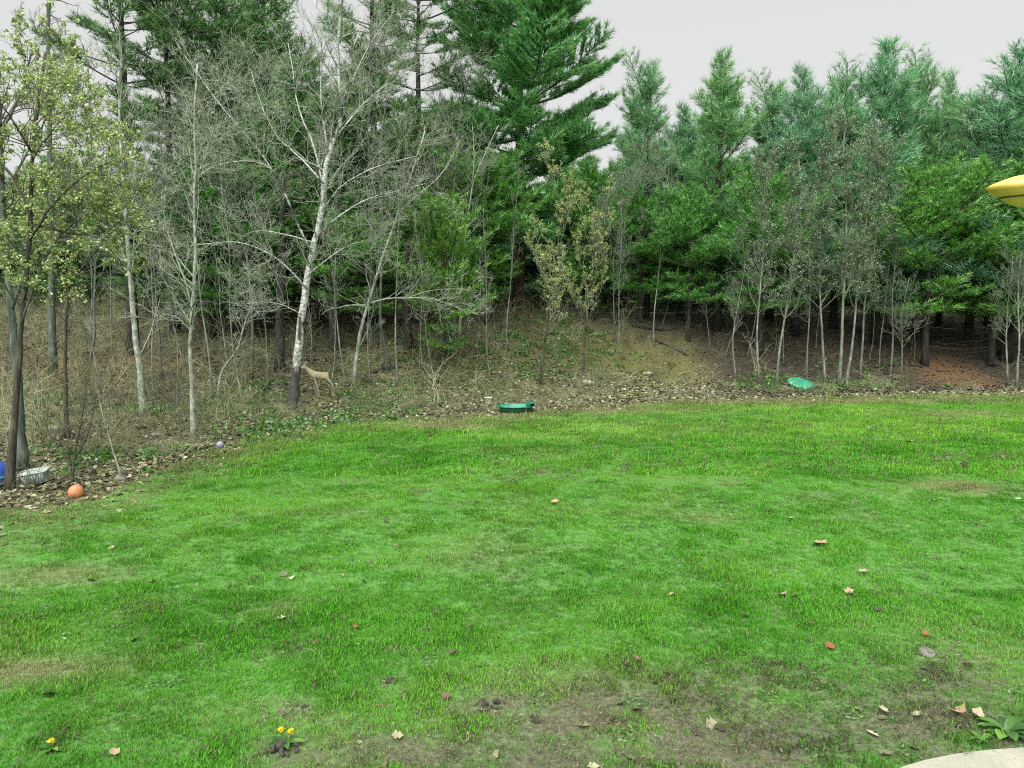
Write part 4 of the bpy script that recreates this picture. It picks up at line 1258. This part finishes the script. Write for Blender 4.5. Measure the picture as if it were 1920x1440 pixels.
# a raised corner seat on one side only
sg = Geo()
aa = np.linspace(-.55, .55, 12)
ring = []
for t in aa:
    k = math.cos(t * 2.6) * .5 + .5
    ring.append([(math.cos(t) * r, math.sin(t) * r, z) for r, z in ((.44, .17), (.46, .20 + .06 * k), (.57, .21 + .10 * k), (.60, .20 + .06 * k), (.585, .17))])
ring = np.array(ring); idx = np.arange(60).reshape(12, 5)
sg.add(ring, f4=np.stack([idx[:-1, :-1], idx[1:, :-1], idx[1:, 1:], idx[:-1, 1:]], -1).reshape(-1, 4))
s_ = sg.build('corner_seat', M_green, o, smooth=True)
tag(o, 'green plastic sandbox tray with rain water lying at the lawn edge', 'sandbox')

# the lid, propped on its edge against the saplings
p = hit(1512, 731)
o = empty('sandbox_cover', p + Vector((0, 0.05, .03)), .25)
o.rotation_euler = (R(24), R(6), R(10))
def shell(t, r): return 1 + .05 * math.cos(t * 12) * (r / .55)
g = lathe([(.57, -.02), (.575, .02), (.54, .04), (.46, .085), (.34, .13), (.2, .155), (.01, .165)], 72, shell)
vv_ = np.concatenate(g.v); a_ = np.arctan2(vv_[:, 1], vv_[:, 0]); rr_ = np.hypot(vv_[:, 0], vv_[:, 1])
vv_[:, 2] += .018 * np.cos(a_ * 12) * np.clip(rr_ / .5, 0, 1)
vv_[:, 1] *= .92
vv_[:, 1] += .45
g.v = [vv_.astype(np.float32)]
g.build('shell', M_green2, o, smooth=True)
hg = Geo(); tubes(hg, [(np.array([[-.07, -.06, .05], [-.05, -.1, .05], [.05, -.1, .05], [.07, -.06, .05]]), np.full(4, .015))], 6, close=True)
hg.build('handle', M_green, o, smooth=True)
tag(o, 'green ribbed plastic sandbox cover leaning at the foot of the grey saplings', 'sandbox cover')

# orange ball
M_orange = plain('orange_rubber', (0.44, 0.18, 0.075), .6, .22, 9)
M_seam = plain('dark_seam', (0.14, 0.06, 0.03), .7, .1)
p = hit(143, 935)
def ball(name, r, mat, p, label, cat, seams=True):
    bm = bmesh.new(); bmesh.ops.create_uvsphere(bm, u_segments=40, v_segments=24, radius=r)
    me = bpy.data.meshes.new(name); bm.to_mesh(me); bm.free()
    me.polygons.foreach_set('use_smooth', np.ones(len(me.polygons), bool)); me.materials.append(mat)
    o = bpy.data.objects.new(name, me); COL.objects.link(o)
    o.location = p + Vector((0, 0, r * .94)); o.rotation_euler = (.5, .3, .4)
    if seams:
        t = np.linspace(0, 2 * math.pi, 41)
        for kind in range(3):
            c = np.stack([np.cos(t), np.sin(t), 0 * t], -1) if kind == 0 else np.stack([np.cos(t), 0 * t, np.sin(t)], -1) if kind == 1 else np.stack([0 * t + .0, np.cos(t), np.sin(t)], -1)
            g = Geo(); tubes(g, [(c * r * .998, np.full(41, r * .018))], 5)
            g.build('seam', M_seam, o, smooth=True)
    return tag(o, label, cat)
ball('ball', .118, M_orange, p, 'pale orange ball lying at the lawn edge on the left', 'ball')
M_lilac = plain('lilac_plastic', (0.20, 0.20, 0.29), .45, .1)
ball('ball', .085, M_lilac, hit(413, 841), 'small lilac ball by the foot of the kinked sapling', 'ball', False)

# white tub lying on the leaves
M_tub = plain('milky_plastic', (0.30, 0.36, 0.32), .45, .3, 12)
p = hit(70, 906)
o = empty('storage_tub', p + Vector((0, 0, .02)), .25)
bm = bmesh.new(); bmesh.ops.create_cube(bm, size=1)
for v in bm.verts:
    v.co.x *= .42 * (1.0 if v.co.z > 0 else .88); v.co.y *= .30 * (1.0 if v.co.z > 0 else .88); v.co.z = (v.co.z + .5) * .20
topf = [f for f in bm.faces if f.normal.z > .9]
bmesh.ops.bevel(bm, geom=[e for e in bm.edges if abs(e.verts[0].co.z - e.verts[1].co.z) > .05], offset=.05, segments=3, affect='EDGES')
me = bpy.data.meshes.new('tub_body'); bm.to_mesh(me); bm.free(); me.materials.append(M_tub)
tb = bpy.data.objects.new('tub_body', me); COL.objects.link(tb); tb.parent = o
for k in range(9):
    g = Geo(); x_ = -.17 + k * .0425
    tubes(g, [(np.array([[x_ * .92, -.145, .02], [x_, -.152, .19]]), np.full(2, .008))], 5, close=True)
    g.build('rib', M_tub, o)
g = Geo(); q = np.array([[-.20, -.14, 0], [.20, -.14, 0], [.215, -.12, 0], [.215, .12, 0], [.2, .14, 0], [-.2, .14, 0], [-.215, .12, 0], [-.215, -.12, 0], [-.2, -.14, 0], [.0, -.14, 0]]) * 1.06 + np.array([0, 0, .2])
tubes(g, [(q, np.full(len(q), .014))], 6); g.build('rim', M_tub, o, smooth=True)
o.rotation_euler = (R(8), R(-9), R(12))
tag(o, 'milky white ribbed tub lying on leaves right of the dark slim trunk', 'tub')

# blue sack at the edge
M_blue = plain('blue_plastic', (0.02, 0.06, 0.30), .35, .2, 6)
M_lblue = plain('light_blue_plastic', (0.10, 0.42, 0.62), .35, .1)
M_white = plain('white_plastic', (0.62, 0.66, 0.64), .5, .12)
p = hit(-26, 912)
o = empty('blue_sack', p, .2)
lump = lambda t, r: 1 + .06 * math.cos(t * 3 + 1) + .04 * math.cos(t * 7) + .02 * math.cos(t * 13)
lathe([(.01, 0.0), (.26, .0), (.33, .05), (.345, .09)], 48, lump).build('bottom', M_white, o, smooth=True)
lathe([(.345, .09), (.355, .16)], 48, lump).build('lower_band', M_blue, o, smooth=True)
lathe([(.355, .16), (.357, .20)], 48, lump).build('stripe', M_lblue, o, smooth=True)
lathe([(.357, .20), (.34, .30), (.30, .38), (.2, .43), (.1, .46), (.06, .50), (.09, .56), (.05, .57), (.01, .55)], 48, lump).build('upper_sack', M_blue, o, smooth=True)
tag(o, 'blue sack with a light blue stripe behind the dark slim trunk', 'sack')

# white bucket near the sandbox
p = hit(916, 757)
o = empty('bucket', p)
lathe([(.01, .0), (.10, .0), (.108, .01), (.128, .20), (.14, .205), (.14, .225), (.13, .23), (.122, .21), (.105, .03), (.01, .025)], 36).build('pail', M_white, o, smooth=True)
t = np.linspace(0, math.pi, 13)
g = Geo(); tubes(g, [(np.stack([np.cos(t) * .138, -np.sin(t) * .10, .20 - np.sin(t) * .06], -1), np.full(13, .004))], 5)
g.build('handle', plain('grey_wire', (.2, .2, .2), .4, .1), o, smooth=True)
tag(o, 'small white bucket on the grass left of the green sandbox tray', 'bucket')

# stones
def stone(p, r, flatn, mat, label, seed, group=None):
    bm = bmesh.new(); bmesh.ops.create_icosphere(bm, subdivisions=3, radius=1)
    rs = np.random.default_rng(seed); ph = rs.uniform(0, 6, 9); dv = unit(rs.normal(0, 1, (9, 3)))
    for v in bm.verts:
        c = np.array(v.co); k = 1.0
        for i in range(9): k += .07 * math.sin(ph[i] + 3 * float(c @ dv[i])) + .03 * math.sin(ph[i] * 2 + 8 * float(c @ dv[i]))
        for i in range(4):
            d = float(c @ dv[i])
            if d > .6: k -= (d - .6) * .55
        v.co = Vector(c * k * r); v.co.z *= flatn
    me = bpy.data.meshes.new('stone'); bm.to_mesh(me); bm.free()
    me.polygons.foreach_set('use_smooth', np.ones(len(me.polygons), bool)); me.materials.append(mat)
    o = bpy.data.objects.new('stone', me); COL.objects.link(o); o.location = p + Vector((0, 0, r * flatn * .35)); o.rotation_euler = (0, 0, seed)
    return tag(o, label, 'stone', group)
M_stone = bark('pale_stone', [(.3, (.08, .08, .055)), (.55, (.22, .215, .16)), (.75, (.36, .35, .28))], 9, (1, 1, 1), .4)
M_stone2 = bark('grey_stone', [(.3, (.04, .045, .035)), (.55, (.12, .125, .10)), (.75, (.24, .24, .20))], 12, (1, 1, 1), .5)
stone(hit(106, 812), .20, .75, M_stone, 'pale rounded stone on the leaves above the white tub', 2)
stone(hit(226, 900), .10, .8, M_stone2, 'small grey stone at the foot of the leaning dead pole', 3)
stone(hit(297, 818), .16, .5, M_stone2, 'grey stone in the dark hollow right of the straight sapling foot', 4)
stone(hit(1738, 1226), .085, .3, M_stone2, 'flat grey stone sunk in the lawn on the right', 5)
stone(hit(1105, 722), .3, .6, M_stone, 'pale stone at the bank foot below the leafing saplings', 6)
stone(hit(1215, 703), .25, .5, M_stone, 'pale low stone on the mossy bank', 7)

def log(pts, r, label, mat=M_bark_brown):
    P = np.array([tuple(hit(*q)) for q in pts]); P[:, 2] += r * .7
    P = resample(P, 9); o_ = P[0].copy()
    g = Geo(); tubes(g, [(wob(P - o_, r * .15), r * np.linspace(1, .7, 9))], 9, close=True)
    o = g.build('fallen_log', mat, None, smooth=True); o.location = o_
    return tag(o, label, 'log', 'fallen logs on the wooded bank')
log([(1185, 612), (1245, 622), (1300, 612)], .14, 'dark fallen log lying along the top of the mossy bank', M_bark_dark)
log([(1230, 640), (1262, 652), (1290, 668)], .10, 'short fallen log slanting down the mossy bank')
log([(690, 700), (740, 690), (800, 694)], .09, 'fallen log right of the leaning birch foot')
log([(180, 735), (230, 742), (300, 738)], .08, 'fallen log behind the pale straight sapling foot')
log([(1640, 690), (1690, 684), (1730, 690)], .09, 'fallen log left of the rusty path', M_bark_dark)

# deer (one continuous body)
p = hit(604, 747)
YD = p.y
def D(px, py, dy=0):
    v = at(px, py, YD); v.y += dy
    return v - p
joints = {'pelvis': (D(610, 704), .125), 'mid': (D(600, 706), .14), 'chest': (D(589, 705), .135), 'neck0': (D(582, 699), .10), 'neck1': (D(576, 693), .075), 'head0': (D(571, 689), .07), 'muzzle': (D(565, 692), .04), 'nose': (D(561, 694), .028)}
names = list(joints); vid = {k: i for i, k in enumerate(names)}
co = [joints[k][0] for k in names]; rad = [joints[k][1] for k in names]
ed = [(0, 1), (1, 2), (2, 3), (3, 4), (4, 5), (5, 6), (6, 7)]
def chain(root, pts):
    prev = vid[root]
    for v, r in pts:
        co.append(v); rad.append(r); ed.append((prev, len(co) - 1)); prev = len(co) - 1
for dy in (-.10, .10):
    sh = 2 if dy < 0 else -4
    chain('chest', [(D(592 + sh * .3, 714, dy), .05), (D(595 + sh, 727, dy), .042), (D(597 + sh, 737, dy), .032), (D(598 + sh, 747, dy), .03)])
    chain('pelvis', [(D(614 + sh * .3, 711, dy), .07), (D(619 + sh, 718, dy), .055), (D(624 + sh, 725, dy), .038), (D(625 + sh, 736, dy), .032), (D(626 + sh, 747, dy), .03)])
chain('pelvis', [(D(615, 701), .035), (D(617, 706), .02)])
chain('head0', [(D(573, 684, -.05), .02), (D(575, 679, -.09), .012)])
chain('head0', [(D(573, 684, .05), .02), (D(575, 679, .09), .012)])
me = bpy.data.meshes.new('deer'); me.from_pydata(co, ed, [])
dt = bpy.data.objects.new('deer', me); COL.objects.link(dt)
sk = dt.modifiers.new('skin', 'SKIN')
for i, r in enumerate(rad): me.skin_vertices[0].data[i].radius = (r, r)
me.skin_vertices[0].data[0].use_root = True
sb = dt.modifiers.new('subd', 'SUBSURF'); sb.levels = 2; sb.render_levels = 2
dg = bpy.context.evaluated_depsgraph_get()
new = bpy.data.meshes.new_from_object(dt.evaluated_get(dg))
dt.modifiers.clear(); dt.data = new
M_deer, nt, N, L = newmat('deer_coat')
b = N['Principled BSDF']; b.inputs['Roughness'].default_value = .85
f = noise(nt, 7, 4, .6); L.new(ramp(nt, f, [(.3, (.10, .095, .055)), (.65, (.22, .205, .12))]), b.inputs['Base Color'])
new.materials.clear(); new.materials.append(M_deer)
new.polygons.foreach_set('use_smooth', np.ones(len(new.polygons), bool))
dt.location = p + Vector((0, 0, .03))
tag(dt, 'pale tan deer standing behind the white-barked tree, facing left', 'deer')

# yellow dish hanging from an iron hook on a tall pole by the patio
M_yellow = plain('yellow_plastic', (0.72, 0.49, 0.10), .45, .15, 14)
M_iron = plain('dark_iron', (.03, .022, .018), .5, .2, 10, .6)
Yf = 3.0
c0 = at(1945, 352, Yf)
o = empty('hanging_feeder', (c0.x, c0.y, hz(c0.x, c0.y)))
zc = c0.z - o.location.z
g = Geo()
A = np.arange(48) * 2 * math.pi / 48
prof = [(.004, -.078), (.05, -.071), (.09, -.058), (.125, -.037), (.155, -.012), (.170, .002), (.155, .012), (.125, .026), (.085, .041), (.045, .050), (.012, .053)]
pts = []
for r, z in prof:
    k = 1 + .10 * np.maximum(0, np.cos(A - math.pi)) ** 6            # drawn out to a blunt tip
    pts.append(np.stack([np.cos(A) * r * k, np.sin(A) * r * .8, z + 0 * A], -1))
pts = np.array(pts); idx = np.arange(len(prof) * 48).reshape(-1, 48)
g.add(pts + np.array([0, 0, zc]), f4=np.stack([idx[:-1], np.roll(idx[:-1], -1, 1), np.roll(idx[1:], -1, 1), idx[1:]], -1).reshape(-1, 4))
g.build('dish', M_yellow, o, smooth=True)
g = Geo(); q_ = np.append(A, A[:1]); tubes(g, [(np.stack([np.cos(q_) * .125 * (1 + .10 * np.maximum(0, np.cos(q_ - math.pi)) ** 6), np.sin(q_) * .10, 0 * q_ + zc - .039], -1), np.full(49, .003))], 5)
g.build('trim_ring', M_iron, o, smooth=True)
hook_top = zc + .55
g = Geo(); tubes(g, [(np.array([[0, 0, zc + .05], [0, 0, hook_top]]), np.full(2, .002))], 5); g.build('wire', M_iron, o)
t = np.linspace(0, math.pi, 12)
arc = np.stack([.3 + -np.cos(t) * .3, 0 * t, hook_top + np.sin(t) * .25], -1)
g = Geo(); tubes(g, [(np.concatenate([arc, [[.6, 0, hook_top - .5], [.6, 0, 1.2], [.6, 0, -.15]]]), np.full(15, .009))], 7, close=True); g.build('pole', M_iron, o, smooth=True)
tag(o, 'yellow oval dish with a dark rim hanging at the right edge', 'feeder')

# single dead leaves and clods lying on the lawn
LM = {'tan': plain('dead_leaf_tan', (.25, .185, .10), .7, .15, 20), 'pale': plain('dead_leaf_pale', (.23, .215, .125), .7, .15, 20), 'brown': plain('dead_leaf_brown', (.10, .06, .035), .7, .2, 20),
      'rust': plain('dead_leaf_rust', (.16, .055, .02), .7, .15, 20), 'dark': plain('dead_leaf_dark', (.03, .022, .018), .7, .2, 20)}
lawn_leaves = [(1537, 1025, .30, 'tan', 'largest tan curled leaf on the right of the lawn'), (1618, 1080, .15, 'pale', 'pale leaf below and right of the largest tan leaf'), (1592, 1117, .14, 'tan', 'tan leaf lying right of the pale leaf cluster'),
               (1396, 1160, .10, 'dark', 'dark crumpled leaf below the pale leaf cluster'), (1555, 1218, .12, 'rust', 'rusty leaf standing on edge left of the flat grey stone'), (1735, 1197, .10, 'rust', 'orange-brown leaf just above the flat grey stone'),
               (1470, 1122, .14, 'pale', 'pale leaf of the little cluster on the right of the lawn'), (1490, 1126, .12, 'brown', 'brown leaf of the little cluster on the right of the lawn'), (1040, 946, .17, 'tan', 'small tan leaf in the middle of the lawn'),
               (851, 1232, .11, 'brown', 'brown leaf with a pale edge low in the middle of the lawn'), (528, 1168, .12, 'pale', 'pale leaf on the dry patch left of the middle'), (665, 1184, .08, 'rust', 'small rusty leaf right of the pale leaf on the dry patch'),
               (92, 1310, .12, 'brown', 'brown leaf low at the left of the lawn'), (287, 1098, .11, 'pale', 'pale leaf left of the middle, above the dry patch'), (835, 1312, .10, 'brown', 'brown leaf beside the dark bare patch at the bottom'),
               (1645, 1150, .10, 'dark', 'dark leaf between the rusty leaf and the tan leaf'), (1482, 978, .12, 'pale', 'pale leaf far up the lawn above the largest tan leaf'), (1655, 1342, .10, 'pale', 'pale leaf on the bare soil by the patio'),
               (1815, 1252, .12, 'brown', 'brown leaf right of the bare soil, above the patio'), (1800, 1345, .16, 'tan', 'tan leaf heaped left of the broad-leaved weed'), (1830, 1352, .15, 'pale', 'pale leaf heaped left of the broad-leaved weed'),
               (1195, 1245, .09, 'brown', 'brown leaf at the upper edge of the bare soil'), (1260, 1122, .09, 'tan', 'small tan leaf left of the pale leaf cluster'), (215, 1420, .09, 'tan', 'tan leaf at the bottom left of the lawn'),
               (640, 1085, .08, 'pale', 'tiny pale leaf left of the lawn middle'), (745, 1388, .10, 'pale', 'pale leaf right of the yellow dandelion'), (1705, 832, .28, 'pale', 'pale leaf far up the lawn on the right')]
for k, (px, py, sz, m, lab) in enumerate(lawn_leaves):
    p = hit(px, py)
    me = leaf_mesh('dead_leaf', 40 + k, sz * .85, LM[m], 1.1)
    o = bpy.data.objects.new('dead_leaf', me); COL.objects.link(o)
    o.location = p + Vector((0, 0, .018)); o.rotation_euler = (random.uniform(-.4, .4), random.uniform(-.3, .3), random.uniform(0, 6.28))
    tag(o, lab, 'leaf', 'dead leaves scattered on the lawn')

# clods of turned soil
M_clod = bark('dark_soil', [(.3, (.012, .011, .009)), (.55, (.045, .04, .032)), (.75, (.11, .10, .08))], 30, (1, 1, 1), 1.0)
def mound(px, py, r, label, seed):
    p = hit(px, py); rs = np.random.default_rng(seed)
    bm = bmesh.new()
    for k in range(26):
        a = rs.uniform(0, 6.283); q = r * math.sqrt(rs.random()); s = r * rs.uniform(.10, .24) * (1.2 - q / r * .6)
        mt = Matrix.Translation((math.cos(a) * q, math.sin(a) * q * .8, s * .4 + (1 - q / r) * r * .18)) @ Euler(rs.uniform(0, 6, 3)).to_matrix().to_4x4() @ Matrix.Diagonal((s, s * rs.uniform(.6, 1), s * .7, 1))
        res = bmesh.ops.create_icosphere(bm, subdivisions=1, radius=1, matrix=mt)
        for v in res['verts']: v.co += Vector(rs.normal(0, s * .12, 3))
    me = bpy.data.meshes.new('soil_mound'); bm.to_mesh(me); bm.free(); me.materials.append(M_clod)
    o = bpy.data.objects.new('soil_mound', me); COL.objects.link(o); o.location = p
    return tag(o, label, 'soil clods', 'clods of dark soil on the lawn')
mound(530, 1412, .15, 'dark crumbly soil clods under the yellow dandelion', 1)
mound(565, 1331, .08, 'small heap of grey soil above the yellow dandelion', 2)
mound(922, 1325, .12, 'dark soil clods low in the middle of the lawn', 3)
mound(730, 1279, .08, 'thin heap of soil above the pale leaf near the bottom', 4)

# dandelion and weeds
def broad_plant(name, px, py, n, L, mat, label, cat, seed, flower=None):
    p = hit(px, py); rs = np.random.default_rng(seed)
    o = empty(name, p)
    for k in range(n):
        a = rs.uniform(0, 6.283); ln = L * rs.uniform(.6, 1.15); w = ln * rs.uniform(.16, .26); rise = rs.uniform(.25, 1.0)
        t = np.linspace(0, 1, 6)
        c = np.stack([np.cos(a) * ln * t, np.sin(a) * ln * t, ln * rise * (t - .75 * t ** 2) + .01], -1)
        sd = np.array([-math.sin(a), math.cos(a), 0]); ww = w * np.sin(np.pi * (t * .9 + .08)) ** .8
        v = np.concatenate([c, c + sd * ww[:, None] + np.array([0, 0, .2]) * ww[:, None], c - sd * ww[:, None] + np.array([0, 0, .2]) * ww[:, None]])
        f = []
        for i in range(5): f += [(i, i + 1, 7 + i, 6 + i), (i + 1, i, 12 + i, 13 + i)]
        g = Geo(); g.add(v, f4=f, t=rs.random()); g.build('leaf', mat, o, smooth=True)
    if flower:
        for fx, fy, fh in flower:
            g = Geo(); tubes(g, [(np.array([[fx * .4, fy * .4, 0], [fx * .8, fy * .8, fh * .6], [fx, fy, fh]]), np.array([.004, .0035, .003]))], 5); st = g.build('stem', mat, o, smooth=True)
            g = Geo(); q = 60
            a = rs.uniform(0, 6.283, q); e = rs.uniform(.05, 1.4, q); d = np.stack([np.cos(a) * np.cos(e), np.sin(a) * np.cos(e), np.sin(e)], -1)
            tufts(g, np.repeat([[fx, fy, fh]], q, 0), d, 2, .026, .009, .2); g.build('flower_head', M_flower, o)
    return tag(o, label, cat)
M_flower = plain('dandelion_yellow', (.70, .62, .02), .6, .05)
broad_plant('dandelion', 532, 1398, 9, .13, M_weed, 'dandelion with two yellow heads by the dark soil clods', 'dandelion', 3, [(-.02, .01, .10), (.045, .02, .085)])
broad_plant('dandelion', 97, 1408, 8, .10, M_weed, 'small dandelion at the bottom left of the lawn', 'dandelion', 4, [(0, 0, .06)])
broad_plant('weed_plant', 1885, 1375, 26, .17, M_weed, 'dark green broad-leaved weed beside the patio corner', 'weed', 5)
broad_plant('weed_plant', 1840, 1392, 12, .09, M_weed, 'smaller broad-leaved weed at the patio edge', 'weed', 6)
